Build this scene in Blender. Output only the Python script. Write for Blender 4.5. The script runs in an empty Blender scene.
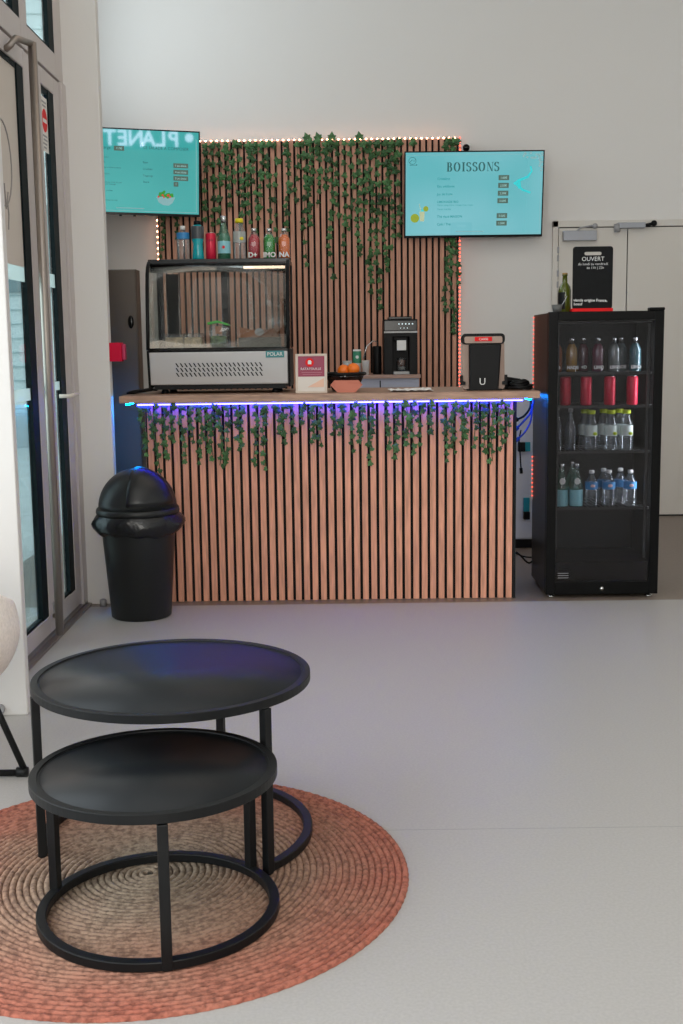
import bpy, bmesh, math, random
from mathutils import Vector, Matrix
PI = math.pi
sc = bpy.context.scene
COL = sc.collection
random.seed(7)

# ------------------------------------------------------------------ camera
FPX = 1180.0; CAMH = 1.32
CF = Vector((-0.00137084, 0.99001641, -0.14094545))
CR = Vector((0.999919621, -0.000419498, -0.0126718762))
CU = Vector((0.01260449, 0.14095149, 0.98993626))
cam_d = bpy.data.cameras.new('camera'); cam = bpy.data.objects.new('camera', cam_d); COL.objects.link(cam)
cam_d.sensor_fit = 'HORIZONTAL'; cam_d.sensor_width = 36; cam_d.lens = 36 * FPX / 683
cam.matrix_world = Matrix(((CR.x, CU.x, -CF.x, 0), (CR.y, CU.y, -CF.y, 0), (CR.z, CU.z, -CF.z, CAMH), (0, 0, 0, 1)))
sc.camera = cam
CO = Vector((0, 0, CAMH))
def _ray(x, y): return CF + CR * ((x - 341.5) / FPX) - CU * ((y - 512) / FPX)
def at(x, y, Y):                      # measured photo point -> place on the plane at depth Y
    d = _ray(x, y); return CO + d * (Y / d.y)

# ------------------------------------------------------------------ world, light, exposure
sc.view_settings.view_transform = 'Standard'; sc.view_settings.look = 'None'
sc.view_settings.exposure = 0.0; sc.view_settings.gamma = 1.0; sc.view_settings.use_curve_mapping = False
w = bpy.data.worlds.new('world'); sc.world = w; w.use_nodes = True
bg = w.node_tree.nodes['Background']; bg.inputs[0].default_value = (0.72, 0.86, 0.95, 1); bg.inputs[1].default_value = 2.1
def area(name, loc, rot, sx, sy, power, col=(1, 1, 1), spread=PI):
    l = bpy.data.lights.new(name, 'AREA'); l.shape = 'RECTANGLE'; l.size = sx; l.size_y = sy
    l.energy = power; l.color = col; l.spread = spread
    o = bpy.data.objects.new(name, l); COL.objects.link(o); o.location = loc; o.rotation_euler = rot
    return o
area('daylight_left_window', (-2.5, 0.9, 2.2), (0, math.radians(-90), 0), 3.6, 5.0, 76, (1.0, 0.98, 0.96))
area('daylight_door', (-2.6, 4.9, 2.0), (0, math.radians(-90), 0), 3.6, 1.5, 40, (0.9, 0.97, 1.0))
area('daylight_high_window', (-1.64, 7.4, 3.55), (math.radians(0), math.radians(-74), math.radians(14)), 1.3, 1.8, 9.5, (0.84, 0.95, 1.0))
area('front_fill_light', (0.28, -3.95, 2.4), (math.radians(86), 0, 0), 1.8, 3.0, 150, (1.0, 0.925, 0.82))  # added fill from behind the camera, brightens the camera-facing surfaces
area('overhead_fill_near', (0.4, 1.2, 4.55), (0, 0, 0), 4.0, 4.0, 34, (1.0, 0.92, 0.84))  # added soft fill from above, stands for no actual fixture
area('overhead_fill_far', (1.0, 5.6, 4.55), (0, 0, 0), 3.6, 2.6, 19, (1.0, 0.80, 0.62))  # added warm fill overhead towards the right wall, no fixture there

# ------------------------------------------------------------------ materials
MATS = {}
def mat(name, col, rough=0.5, metal=0.0, emit=None, estr=0.0, spec=0.5, noise=0.0, nscale=30, bump=0.0, coat=0.0, trans=0.0, stretch=(1, 1, 1)):
    if name in MATS: return MATS[name]
    m = bpy.data.materials.new(name); m.use_nodes = True; nt = m.node_tree; b = nt.nodes['Principled BSDF']
    c = (*col, 1)
    b.inputs['Base Color'].default_value = c; b.inputs['Roughness'].default_value = rough
    b.inputs['Metallic'].default_value = metal; b.inputs['Specular IOR Level'].default_value = spec
    b.inputs['Coat Weight'].default_value = coat; b.inputs['Transmission Weight'].default_value = trans
    if emit: b.inputs['Emission Color'].default_value = (*emit, 1); b.inputs['Emission Strength'].default_value = estr
    if noise or bump:
        tc = nt.nodes.new('ShaderNodeTexCoord'); mp = nt.nodes.new('ShaderNodeMapping'); mp.inputs['Scale'].default_value = stretch
        n = nt.nodes.new('ShaderNodeTexNoise'); n.inputs['Scale'].default_value = nscale; n.inputs['Detail'].default_value = 5
        nt.links.new(tc.outputs['Object'], mp.inputs[0]); nt.links.new(mp.outputs[0], n.inputs['Vector'])
        if noise:
            r = nt.nodes.new('ShaderNodeValToRGB')
            r.color_ramp.elements[0].position = .3; r.color_ramp.elements[1].position = .7
            r.color_ramp.elements[0].color = (*[v * (1 - noise) for v in col], 1)
            r.color_ramp.elements[1].color = (*[min(1, v * (1 + noise)) for v in col], 1)
            nt.links.new(n.outputs['Fac'], r.inputs[0]); nt.links.new(r.outputs[0], b.inputs['Base Color'])
        if bump:
            bp = nt.nodes.new('ShaderNodeBump'); bp.inputs['Strength'].default_value = bump; bp.inputs['Distance'].default_value = .01
            nt.links.new(n.outputs['Fac'], bp.inputs['Height']); nt.links.new(bp.outputs[0], b.inputs['Normal'])
    MATS[name] = m; return m
def glassmat(name, tint, refl=0.08, rough=0.02, film=0.0, filmcol=(1, 1, 1)):
    """thin pane: see-through tint with a fresnel-like mirror; film = share of milky diffuse"""
    m = bpy.data.materials.new(name); m.use_nodes = True; nt = m.node_tree; nt.nodes.clear()
    o = nt.nodes.new('ShaderNodeOutputMaterial'); t = nt.nodes.new('ShaderNodeBsdfTransparent'); t.inputs[0].default_value = (*tint, 1)
    g = nt.nodes.new('ShaderNodeBsdfGlossy'); g.inputs['Roughness'].default_value = rough
    f = nt.nodes.new('ShaderNodeLayerWeight'); f.inputs[0].default_value = .35
    mr = nt.nodes.new('ShaderNodeMapRange'); mr.inputs['To Min'].default_value = refl; mr.inputs['To Max'].default_value = .45
    mx = nt.nodes.new('ShaderNodeMixShader')
    nt.links.new(f.outputs['Fresnel'], mr.inputs[0]); nt.links.new(mr.outputs[0], mx.inputs[0])
    nt.links.new(t.outputs[0], mx.inputs[1]); nt.links.new(g.outputs[0], mx.inputs[2])
    last = mx
    if film:
        d = nt.nodes.new('ShaderNodeBsdfDiffuse'); d.inputs[0].default_value = (*filmcol, 1)
        tl = nt.nodes.new('ShaderNodeBsdfTranslucent'); tl.inputs[0].default_value = (*filmcol, 1)
        m1 = nt.nodes.new('ShaderNodeMixShader'); m1.inputs[0].default_value = .5
        nt.links.new(d.outputs[0], m1.inputs[1]); nt.links.new(tl.outputs[0], m1.inputs[2])
        m2 = nt.nodes.new('ShaderNodeMixShader'); m2.inputs[0].default_value = film
        nt.links.new(mx.outputs[0], m2.inputs[1]); nt.links.new(m1.outputs[0], m2.inputs[2]); last = m2
    nt.links.new(last.outputs[0], o.inputs[0]); MATS[name] = m; return m

M_wall = mat('white_paint', (.70, .68, .655), .85, bump=.05, nscale=60)
M_doorpaint = mat('cream_paint', (.62, .585, .535), .55)
M_ceil = mat('ceiling_paint', (.75, .74, .72), .9)
M_frame = mat('greige_aluminium', (.52, .475, .46), .4)
M_gasket = mat('black_rubber', (.006, .012, .014), .6, spec=.12)
M_steel = mat('brushed_steel', (.55, .53, .5), .32, 1.0, noise=.1, nscale=20, stretch=(8, 8, .5))
M_bronze = mat('bronze_steel', (.34, .30, .27), .38, .9)
M_darkmetal = mat('matt_black_metal', (.005, .0055, .006), .45, 0, spec=.28)
M_black = mat('black_plastic', (.004, .004, .0045), .45, spec=.18)
M_blackgloss = mat('gloss_black_plastic', (.004, .004, .0045), .15, spec=.22)
M_bin = mat('bin_plastic', (.011, .0125, .0125), .42, spec=.4, bump=.04, nscale=200)
M_bag = mat('bag_film', (.005, .006, .007), .25, bump=.6, nscale=22)
M_white = mat('white_plastic', (.75, .75, .74), .4)
M_grey = mat('grey_plastic', (.3, .3, .31), .45)
M_silver = mat('silver_metal', (.6, .6, .6), .25, 1.0)
M_chrome = mat('chrome', (.8, .8, .8), .1, 1.0)
M_felt = mat('black_felt', (.008, .008, .008), .95)
M_oak = mat('front_slat_wood', (.66, .30, .195), .55, noise=.22, nscale=6, stretch=(14, 14, 1.2))
M_oakback = mat('wall_slat_wood', (.54, .26, .17), .55, noise=.2, nscale=6, stretch=(14, 14, 1.2))
M_top = mat('worktop_wood', (.36, .215, .15), .45, noise=.3, nscale=5, stretch=(1.5, 12, 12))
M_stem = mat('ivy_stem', (.05, .07, .02), .7)
M_leaf = mat('ivy_leaf', (.032, .095, .026), .6, noise=.6, nscale=25)
M_leaf2 = mat('ivy_leaf_pale', (.06, .155, .05), .6, noise=.5, nscale=25)
M_blue = mat('blue_led', (.1, .1, .3), .5, emit=(.022, .019, 1.0), estr=60)
M_blueside = mat('blue_led_side', (.0, .1, .3), .5, emit=(.0, .26, 1.0), estr=115)
M_orange = mat('warm_led', (.3, .1, .05), .5, emit=(1.0, .42, .22), estr=20)
M_salmon = mat('salmon_led', (.3, .1, .05), .5, emit=(1.0, .095, .05), estr=4.5)
M_redled = mat('red_led', (.3, .05, .05), .5, emit=(1.0, .13, .07), estr=2)
M_tape = mat('led_tape', (.7, .65, .6), .5)
M_fabric = mat('boucle_fabric', (.90, .82, .76), .95, noise=.08, nscale=90, bump=.35)
M_ink = mat('screen_ink', (.01, .03, .03), .6, emit=(.015, .10, .10), estr=1.0)
M_inkteal = mat('screen_teal_ink', (.01, .1, .1), .6, emit=(.02, .24, .26), estr=1.0)
M_box = mat('screen_price_box', (.02, .04, .03), .6, emit=(.06, .10, .08), estr=1.0)
M_pale = mat('screen_pale_text', (.2, .3, .3), .6, emit=(.25, .5, .48), estr=1.0)
M_cyan = mat('screen_cyan', (.02, .4, .4), .6, emit=(.02, .38, .41), estr=1.0)
M_lime = mat('screen_lime', (.2, .25, .02), .6, emit=(.17, .22, .015), estr=1.0)
M_sgreen = mat('screen_green', (.02, .2, .02), .6, emit=(.02, .16, .02), estr=1.0)
M_sred = mat('screen_red', (.3, .02, .02), .6, emit=(.5, .02, .02), estr=1.0)
M_sgrey = mat('screen_grey', (.2, .3, .3), .6, emit=(.12, .26, .28), estr=1.0)
M_chalk = mat('chalk', (.75, .75, .73), .9)
M_red = mat('red_plastic', (.75, .008, .01), .5, spec=.2)
M_crimson = mat('crimson_plastic', (.55, .002, .035), .5, spec=.15)
M_can = mat('red_can', (.62, .012, .05), .3, .2)
M_burg = mat('burgundy_card', (.30, .035, .08), .5)
M_ivory = mat('ivory_card', (.72, .66, .6), .5)
M_terra = mat('terracotta_paper', (.52, .16, .10), .6)
M_orangefruit = mat('orange_fruit', (.85, .2, .01), .4)
M_cab = mat('dark_cabinet', (.10, .078, .062), .45)
M_clear = glassmat('clear_plastic', (.9, .93, .95), .07, .05, .05, (.75, .82, .85))
M_case = glassmat('case_glass', (.95, .965, .955), .006, .01)
M_pane = glassmat('door_glass', (.86, .93, .92), .05, .01)
M_fridgeglass = glassmat('fridge_glass', (.76, .76, .78), .008, .015)
M_greenglass = glassmat('green_glass', (.55, .8, .7), .12, .05, .22, (.15, .4, .3))
M_film = glassmat('frost_film', (.9, .95, .95), .03, .2, .6, (.8, .86, .85))
M_beige = glassmat('beige_film', (.9, .85, .8), .03, .3, .85, (.62, .52, .47))
def liquid(name, col): return mat(name, col, .15, 0, trans=.0, coat=.3)

def woodish_floor():
    m = bpy.data.materials.new('lino_floor'); m.use_nodes = True; nt = m.node_tree; b = nt.nodes['Principled BSDF']
    tc = nt.nodes.new('ShaderNodeTexCoord'); n = nt.nodes.new('ShaderNodeTexNoise'); n.inputs['Scale'].default_value = 130; n.inputs['Detail'].default_value = 6
    r = nt.nodes.new('ShaderNodeValToRGB'); r.color_ramp.elements[0].position = .35; r.color_ramp.elements[1].position = .65
    r.color_ramp.elements[0].color = (.395, .377, .36, 1); r.color_ramp.elements[1].color = (.435, .417, .398, 1)
    nt.links.new(tc.outputs['Object'], n.inputs['Vector']); nt.links.new(n.outputs['Fac'], r.inputs[0])
    # welded seam across the floor at y = 3.08
    sx = nt.nodes.new('ShaderNodeSeparateXYZ'); nt.links.new(tc.outputs['Object'], sx.inputs[0])
    a = nt.nodes.new('ShaderNodeMath'); a.operation = 'SUBTRACT'; a.inputs[1].default_value = 3.078
    nt.links.new(sx.outputs['Y'], a.inputs[0])
    ab = nt.nodes.new('ShaderNodeMath'); ab.operation = 'ABSOLUTE'; nt.links.new(a.outputs[0], ab.inputs[0])
    lt = nt.nodes.new('ShaderNodeMath'); lt.operation = 'LESS_THAN'; lt.inputs[1].default_value = .0022; nt.links.new(ab.outputs[0], lt.inputs[0])
    ml = nt.nodes.new('ShaderNodeMath'); ml.operation = 'MULTIPLY'; ml.inputs[1].default_value = .45; nt.links.new(lt.outputs[0], ml.inputs[0])
    mx = nt.nodes.new('ShaderNodeMixRGB'); mx.inputs[2].default_value = (.2, .2, .2, 1)
    nt.links.new(ml.outputs[0], mx.inputs[0]); nt.links.new(r.outputs[0], mx.inputs[1]); nt.links.new(mx.outputs[0], b.inputs['Base Color'])
    b.inputs['Roughness'].default_value = .42; b.inputs['Specular IOR Level'].default_value = .4
    return m
M_floor = woodish_floor()
M_floorback = mat('brown_lino', (.20, .155, .125), .38, noise=.08, nscale=40)

# ------------------------------------------------------------------ mesh helpers
class MB:
    def __init__(s): s.bm = bmesh.new(); s.mi = 0; s.smooth = False
    def _fin(s, faces):
        for f in faces: f.material_index = s.mi; f.smooth = s.smooth
    def box(s, x0, x1, y0, y1, z0, z1):
        v = [s.bm.verts.new(p) for p in ((x0, y0, z0), (x1, y0, z0), (x1, y1, z0), (x0, y1, z0), (x0, y0, z1), (x1, y0, z1), (x1, y1, z1), (x0, y1, z1))]
        s._fin([s.bm.faces.new([v[i] for i in f]) for f in ((3, 2, 1, 0), (4, 5, 6, 7), (0, 1, 5, 4), (1, 2, 6, 5), (2, 3, 7, 6), (3, 0, 4, 7))]); return s
    def poly(s, pts):
        s._fin([s.bm.faces.new([s.bm.verts.new(p) for p in pts])]); return s
    def prism(s, pts, d):              # closed outline pts (3D), extruded by vector d
        d = Vector(d); a = [s.bm.verts.new(p) for p in pts]; b = [s.bm.verts.new(Vector(p) + d) for p in pts]; n = len(pts)
        F = [s.bm.faces.new(a[::-1]), s.bm.faces.new(b)] + [s.bm.faces.new((a[i], a[(i + 1) % n], b[(i + 1) % n], b[i])) for i in range(n)]
        s._fin(F); return s
    def lathe(s, prof, c=(0, 0, 0), n=24, a0=0, a1=2 * PI, cap=True):
        full = abs(a1 - a0 - 2 * PI) < 1e-6; k = n if full else n + 1; R = []
        for (r, z) in prof:
            R.append([s.bm.verts.new((c[0] + r * math.cos(a0 + (a1 - a0) * i / n), c[1] + r * math.sin(a0 + (a1 - a0) * i / n), c[2] + z)) for i in range(k)])
        F = []
        for j in range(len(R) - 1):
            for i in range(n):
                F.append(s.bm.faces.new((R[j][i], R[j][(i + 1) % k], R[j + 1][(i + 1) % k], R[j + 1][i])))
        if cap and full:
            if prof[0][0] > 1e-5: F.append(s.bm.faces.new(R[0][::-1]))
            if prof[-1][0] > 1e-5: F.append(s.bm.faces.new(R[-1]))
        s._fin(F); return s
    def tube(s, pts, r, n=8, closed=False):
        pts = [Vector(p) for p in pts]; N = len(pts); rings = []
        rr = r if isinstance(r, (list, tuple)) else [r] * N
        ref = None
        for i, p in enumerate(pts):
            a = pts[i - 1] if (i > 0 or closed) else pts[0]; b = pts[(i + 1) % N] if (i < N - 1 or closed) else pts[-1]
            t = (b - a).normalized()
            if ref is None or abs(ref.dot(t)) > .98: ref = Vector((0, 0, 1)) if abs(t.z) < .9 else Vector((0, 1, 0))
            u = t.cross(ref).normalized(); v = t.cross(u).normalized(); ref = u.cross(t) * 1.0
            rings.append([s.bm.verts.new(p + u * rr[i] * math.cos(2 * PI * k / n) + v * rr[i] * math.sin(2 * PI * k / n)) for k in range(n)])
        F = []
        for j in range(N if closed else N - 1):
            A, B = rings[j], rings[(j + 1) % N]
            for k in range(n): F.append(s.bm.faces.new((A[k], A[(k + 1) % n], B[(k + 1) % n], B[k])))
        if not closed: F += [s.bm.faces.new(rings[0][::-1]), s.bm.faces.new(rings[-1])]
        s._fin(F); return s
    def sphere(s, c, r, sx=1, sy=1, sz=1, n=12):
        prof = [(r * math.sin(PI * j / n), -r * math.cos(PI * j / n)) for j in range(n + 1)]
        start = len(s.bm.verts); s.lathe([(max(a, 1e-4), b) for a, b in prof], (0, 0, 0), n * 2)
        s.bm.verts.ensure_lookup_table()
        for v in s.bm.verts[start:]: v.co = Vector((v.co.x * sx + c[0], v.co.y * sy + c[1], v.co.z * sz + c[2]))
        return s
    def build(s, name, mats, parent=None, bevel=0, seg=2, recalc=True, loc=None, autosmooth=False):
        if recalc: bmesh.ops.recalc_face_normals(s.bm, faces=s.bm.faces[:])
        me = bpy.data.meshes.new(name); s.bm.to_mesh(me); s.bm.free()
        for m in (mats if isinstance(mats, (list, tuple)) else [mats]): me.materials.append(m)
        o = bpy.data.objects.new(name, me); COL.objects.link(o)
        if parent: o.parent = parent
        if loc: o.location = loc
        if bevel:
            b = o.modifiers.new('bevel', 'BEVEL'); b.width = bevel; b.segments = seg; b.limit_method = 'ANGLE'; b.angle_limit = math.radians(40)
        return o
def S(): m = MB(); m.smooth = True; return m
def thing(name, label, cat, loc=(0, 0, 0), rotz=0, group=None):
    o = bpy.data.objects.new(name, None); COL.objects.link(o); o.location = loc; o.rotation_euler = (0, 0, rotz)
    o.empty_display_size = .05
    return tag(o, label, cat, group)
def tag(o, label, cat, group=None, kind=None):
    o['label'] = label; o['category'] = cat
    if group: o['group'] = group
    if kind: o['kind'] = kind
    return o
def struct(o): o['kind'] = 'structure'; return o
def copy_tree(o, parent=None):
    c = o.copy(); COL.objects.link(c)
    if parent: c.parent = parent
    for ch in [x for x in COL.objects if x.parent == o]: copy_tree(ch, c)
    return c
def textmesh(name, body, size, M4, m, parent, align='LEFT', ext=.0004, bold=0.0, sx=1.0):
    """lettering as a thin mesh, x right / y up of the matrix M4"""
    cu = bpy.data.curves.new(name, 'FONT'); cu.body = body; cu.size = size; cu.extrude = ext; cu.align_x = align; cu.offset = bold
    cu.resolution_u = 3; cu.space_line = 1.0
    t = bpy.data.objects.new(name, cu); COL.objects.link(t)
    bpy.context.view_layer.update()
    me = bpy.data.meshes.new_from_object(t.evaluated_get(bpy.context.evaluated_depsgraph_get()))
    bpy.data.objects.remove(t); bpy.data.curves.remove(cu)
    me.transform(M4 @ Matrix.Diagonal((sx, 1, 1, 1))); me.materials.clear(); me.materials.append(m)
    for p in me.polygons: p.material_index = 0
    o = bpy.data.objects.new(name, me); COL.objects.link(o); o.parent = parent; return o
def frontal(x, y, z): return Matrix(((1, 0, 0, x), (0, 0, -1, y), (0, 1, 0, z), (0, 0, 0, 1)))   # text facing -Y
def rbox_outline(w, h, r, n=5):
    out = []
    for cx, cy, a in ((w / 2 - r, h / 2 - r, 0), (-w / 2 + r, h / 2 - r, 90), (-w / 2 + r, -h / 2 + r, 180), (w / 2 - r, -h / 2 + r, 270)):
        for k in range(n + 1):
            t = math.radians(a + 90 * k / n); out.append((cx + r * math.cos(t), cy + r * math.sin(t)))
    return out

# ------------------------------------------------------------------ the setting
YB = 8.86; FX = -1.34
struct(MB().box(-2.8, 4.2, -4.2, 5.93, -.1, 0).build('floor', M_floor))
struct(MB().box(-2.0, 4.2, 5.93, YB + .2, -.1, 0).build('floor', M_floorback))
struct(MB().box(-2.8, 4.2, -4.2, YB + .2, 4.6, 4.7).build('ceiling', M_ceil))
struct(MB().box(-2.0, 4.2, YB, YB + .2, 0, 4.6).build('wall_back', M_wall))
struct(MB().box(4.0, 4.2, -4.2, YB, 0, 4.6).build('wall_right', M_wall))
# left: recess wall, pillars, near wall with its window opening
b = MB(); sl_ = lambda y: -1.335 - .235 * (y - 6.05)
for y0, y1, z0, z1 in ((6.05, 6.5, 0, 4.6), (8.5, YB, 0, 4.6), (6.5, 8.5, 0, 2.9), (6.5, 8.5, 4.4, 4.6)):
    b.prism([(sl_(y0), y0, z0), (sl_(y1), y1, z0), (sl_(y1), y1, z1), (sl_(y0), y0, z1)], (-.05, 0, 0))
struct(b.build('wall_left', M_wall))
b = MB(); b.box(-2.8, -2.6, -4.2, 4.2, 0, .3); b.box(-2.8, -2.6, -4.2, 4.2, 4.2, 4.6)
b.box(-2.8, -2.6, -4.2, -3.6, .3, 4.2); b.box(-2.8, -2.6, 3.6, 4.2, .3, 4.2); b.box(-2.8, -1.4, 4.185, 4.25, 0, 4.6)
struct(b.build('wall_left', M_wall))
struct(MB().box(-1.75, -1.155, 4.14, 4.185, 0, 4.6).build('trim_1', M_wall, bevel=.004))
struct(MB().box(-1.36, -1.168, 5.995, 6.06, 0, 4.6).build('trim_2', M_wall, bevel=.004))
b = MB(); b.box(-2.8, -.65, -4.2, -4.0, 0, 4.6); b.box(1.2, 4.2, -4.2, -4.0, 0, 4.6); b.box(-.65, 1.2, -4.2, -4.0, 0, .85); b.box(-.65, 1.2, -4.2, -4.0, 3.95, 4.6)
struct(b.build('wall_front', M_wall))

# facade between the pillars: frame, header, two door leaves, two transom panes
def facade_leaf(name, y0, y1, z0, z1, gy0, gy1, gz0, gz1, x=FX):
    r = thing_struct(name)
    f = MB()
    f.box(x - .014, x, y0, gy0, z0, z1); f.box(x - .05, x, gy1, y1, z0, z1)
    f.box(x - .03, x, gy0, gy1, z0, gz0); f.box(x - .03, x, gy0, gy1, gz1, z1)
    f.build(name.split('_')[0] + '_frame', M_frame, r, bevel=.003)
    g = MB(); t = .022
    g.box(x - .013, x - .008, gy0, gy0 + .012, gz0, gz1); g.box(x - .03, x - .004, gy1 - .10, gy1, gz0, gz1)
    g.box(x - .03, x - .008, gy0, gy1, gz0, gz0 + t * .6); g.box(x - .03, x - .008, gy0, gy1, gz1 - t, gz1)
    g.build('gasket', M_gasket, r)
    MB().box(x - .018, x - .014, gy0 + .005, gy1 - .005, gz0 + .005, gz1 - .005).build('glass_pane', M_pane, r)
    return r
def thing_struct(name):
    o = bpy.data.objects.new(name, None); COL.objects.link(o); o['kind'] = 'structure'; return o
d1 = facade_leaf('door_1', 4.62, 5.445, .03, 2.578, 4.80, 5.25, .11, 2.503)
d2 = facade_leaf('door_2', 5.452, 5.90, .03, 2.578, 5.545, 5.79, .12, 2.503)
w1 = facade_leaf('window_1', 4.50, 5.29, 2.592, 4.55, 4.62, 5.235, 2.70, 4.5)
w2 = facade_leaf('window_2', 5.29, 5.995, 2.592, 4.55, 5.345, 5.855, 2.70, 4.5)
b = MB(); b.box(FX - .014, FX, 4.185, 4.613, 0, 4.55); b.box(FX - .04, FX + .012, 5.905, 5.995, 0, 2.585); b.box(FX - .07, FX - .02, 4.5, 5.995, 2.57, 2.6)
struct(b.build('trim_3', M_frame, bevel=.002))
b = MB(); b.box(FX - .06, FX + .035, 4.5, 5.98, 0, .012); b.box(FX - .06, FX + .012, 4.5, 5.98, .012, .022)
struct(b.build('trim_4', mat('threshold_metal', (.25, .22, .2), .4, .6)))
# frosted bands and film
b = MB(); b.box(FX - .0135, FX - .012, 4.825, 5.205, 1.60, 1.662); b.box(FX - .0135, FX - .012, 4.825, 5.205, 1.095, 1.147); b.build('frosted_band', M_film, d1)
b = MB(); b.box(FX - .0135, FX - .012, 5.57, 5.745, 1.60, 1.662); b.box(FX - .0135, FX - .012, 5.57, 5.745, 1.12, 1.16); b.build('frosted_band', M_film, d2)
MB().box(FX - .0135, FX - .012, 4.825, 5.205, 1.662, 2.48).build('beige_film', M_beige, d1)
pts = []
for k in range(17):
    t = k / 16; a = -.3 + t * 4.2
    pts.append((FX - .0105, 4.84 + .13 * math.sin(a) + .05, 2.06 + .17 * math.cos(a)))
MG = mat('film_line', (.3, .27, .26), .7)
b = MB(); b.tube(pts, .0035, 5); b.tube([(FX - .0105, 4.93, 1.92), (FX - .0105, 4.945, 1.86), (FX - .0105, 4.93, 1.80)], .0035, 5)
b.tube([(FX - .0105, 4.90, 1.98), (FX - .0105, 4.91, 1.88), (FX - .0105, 4.95, 1.95)], .003, 5); b.build('film_drawing', MG, d1)
# long pull handle on leaf 1, small lever on leaf 2
h = S(); h.tube([(-1.262, 5.105, .06), (-1.262, 5.105, 2.57)], .0185, 14)
h.tube([(-1.262, 5.105, 2.565), (-1.30, 4.99, 2.56), (-1.315, 4.97, 2.53), (FX, 4.97, 2.51)], .014, 8); h.tube([(-1.262, 5.105, .10), (-1.30, 5.25, .10), (FX - .004, 5.33, .10)], .011, 8)
h.build('pull_handle', M_bronze, d1)
MB().box(FX, FX + .006, 5.31, 5.345, .09, .16).build('handle_plate', M_grey, d1)
h = S(); h.tube([(FX, 5.62, 1.092), (FX + .05, 5.63, 1.092), (FX + .055, 5.78, 1.10)], .009, 8); h.build('door_lever', mat('cream_lever', (.75, .68, .6), .4), d2)
# no-entry notice on the glass of leaf 2
n = MB().box(FX - .0135, FX - .0118, 5.575, 5.69, 2.215, 2.46).build('paper_notice', mat('paper', (.78, .76, .72), .8), d2)
b = MB(); c = (FX - .0117, 5.632, 2.355)
b.prism([(c[0], c[1] + .047 * math.cos(2 * PI * k / 28), c[2] + .052 * math.sin(2 * PI * k / 28)) for k in range(28)], (.001, 0, 0)); b.build('no_entry_sign', M_red, n)
MB().box(c[0] + .001, c[0] + .002, 5.598, 5.666, 2.345, 2.362).build('sign_bar', M_white, n)
b = MB()
for z, a, e in ((2.437, 5.59, 5.67), (2.42, 5.60, 5.66), (2.285, 5.59, 5.67), (2.268, 5.60, 5.67), (2.25, 5.59, 5.66), (2.233, 5.60, 5.65)): b.box(c[0] + .0, c[0] + .001, a, e, z - .004, z + .004)
b.build('notice_lettering', M_grey, n)

# the double door in the back wall
d3 = thing_struct('door_3')
b = MB(); b.box(1.56, 1.60, YB - .03, YB, 0, 2.19); b.box(1.56, 3.4, YB - .03, YB, 2.145, 2.19); b.box(3.36, 3.4, YB - .03, YB, 0, 2.19); b.build('door_frame', M_doorpaint, d3, bevel=.003)
MB().box(1.605, 2.105, YB - .022, YB - .002, .012, 2.138).build('door_leaf', M_doorpaint, d3)
MB().box(2.113, 3.355, YB - .022, YB - .002, .012, 2.138).build('door_leaf', M_doorpaint, d3)
MB().box(1.60, 3.36, YB - .006, YB, 0.0, 2.145).build('door_gap', M_gasket, d3)
b = MB()
for z in (1.96, 1.90, 1.79, 1.71): b.box(1.592, 1.606, YB - .034, YB - .018, z, z + .045)
b.build('hinge', M_grey, d3)
def closer(x0, x1, z0, z1, m):
    return MB().box(x0, x1, YB - .075, YB - .022, z0, z1)
p0 = at(563, 241, YB - .05); p1 = at(596.5, 230.5, YB - .05)
o = closer(p0.x, p1.x, p0.z, p1.z, M_grey).build('door_closer', mat('closer_grey', (.32, .33, .36), .4, .3), d3, bevel=.004)
A = lambda x, y, Y=YB - .06: tuple(at(x, y, Y))
b = S(); b.tube([A(577, 231), A(580, 228), A(592, 225.5), A(596, 228)], .007, 6); b.sphere(A(595, 226), .02); b.build('closer_arm', M_grey, o)
p0 = at(617, 228.5, YB - .05); p1 = at(645, 222.5, YB - .05)
o = closer(p0.x, p1.x, p0.z, p1.z, M_grey).build('door_closer', MATS['closer_grey'], d3, bevel=.004)
b = S(); b.tube([A(643, 226), A(654, 223.5)], .014, 6); b.sphere(A(654, 223.3), .022); b.build('closer_arm', M_black, o)
b = S(); b.tube([A(617, 224), A(617, 232)], .022, 8); b.build('closer_arm', M_grey, o)

# ------------------------------------------------------------------ outside the glazed doors
MB().box(-16, 4, 4.3, 20, -.2, -.102).build('pavement', mat('paving', (.62, .64, .63), .8, noise=.1, nscale=3))['kind'] = 'structure'
bl = thing('building', 'pale building outside seen through the glass doors', 'building', (-5, 17, -.1))
MB().box(-7, 7, 0, .4, 0, 9).build('facade', mat('pale_cladding', (.78, .84, .83), .8), bl)
b = MB()
for k in range(44): b.box(-7, 7, -.02, 0, .15 + k * .2, .165 + k * .2)
b.build('cladding_joints', mat('cladding_joint', (.48, .58, .58), .8), bl)
for x_ in (-5, -.2, 3): MB().box(x_, x_ + 1.2, -.04, 0, 2.2, 3.4).build('window', mat('far_window', (.25, .32, .33), .3), bl)
MB().box(-7, 7, -.06, 0, 0, .5).build('plinth', mat('plinth_grey', (.5, .53, .54), .8), bl)

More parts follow.
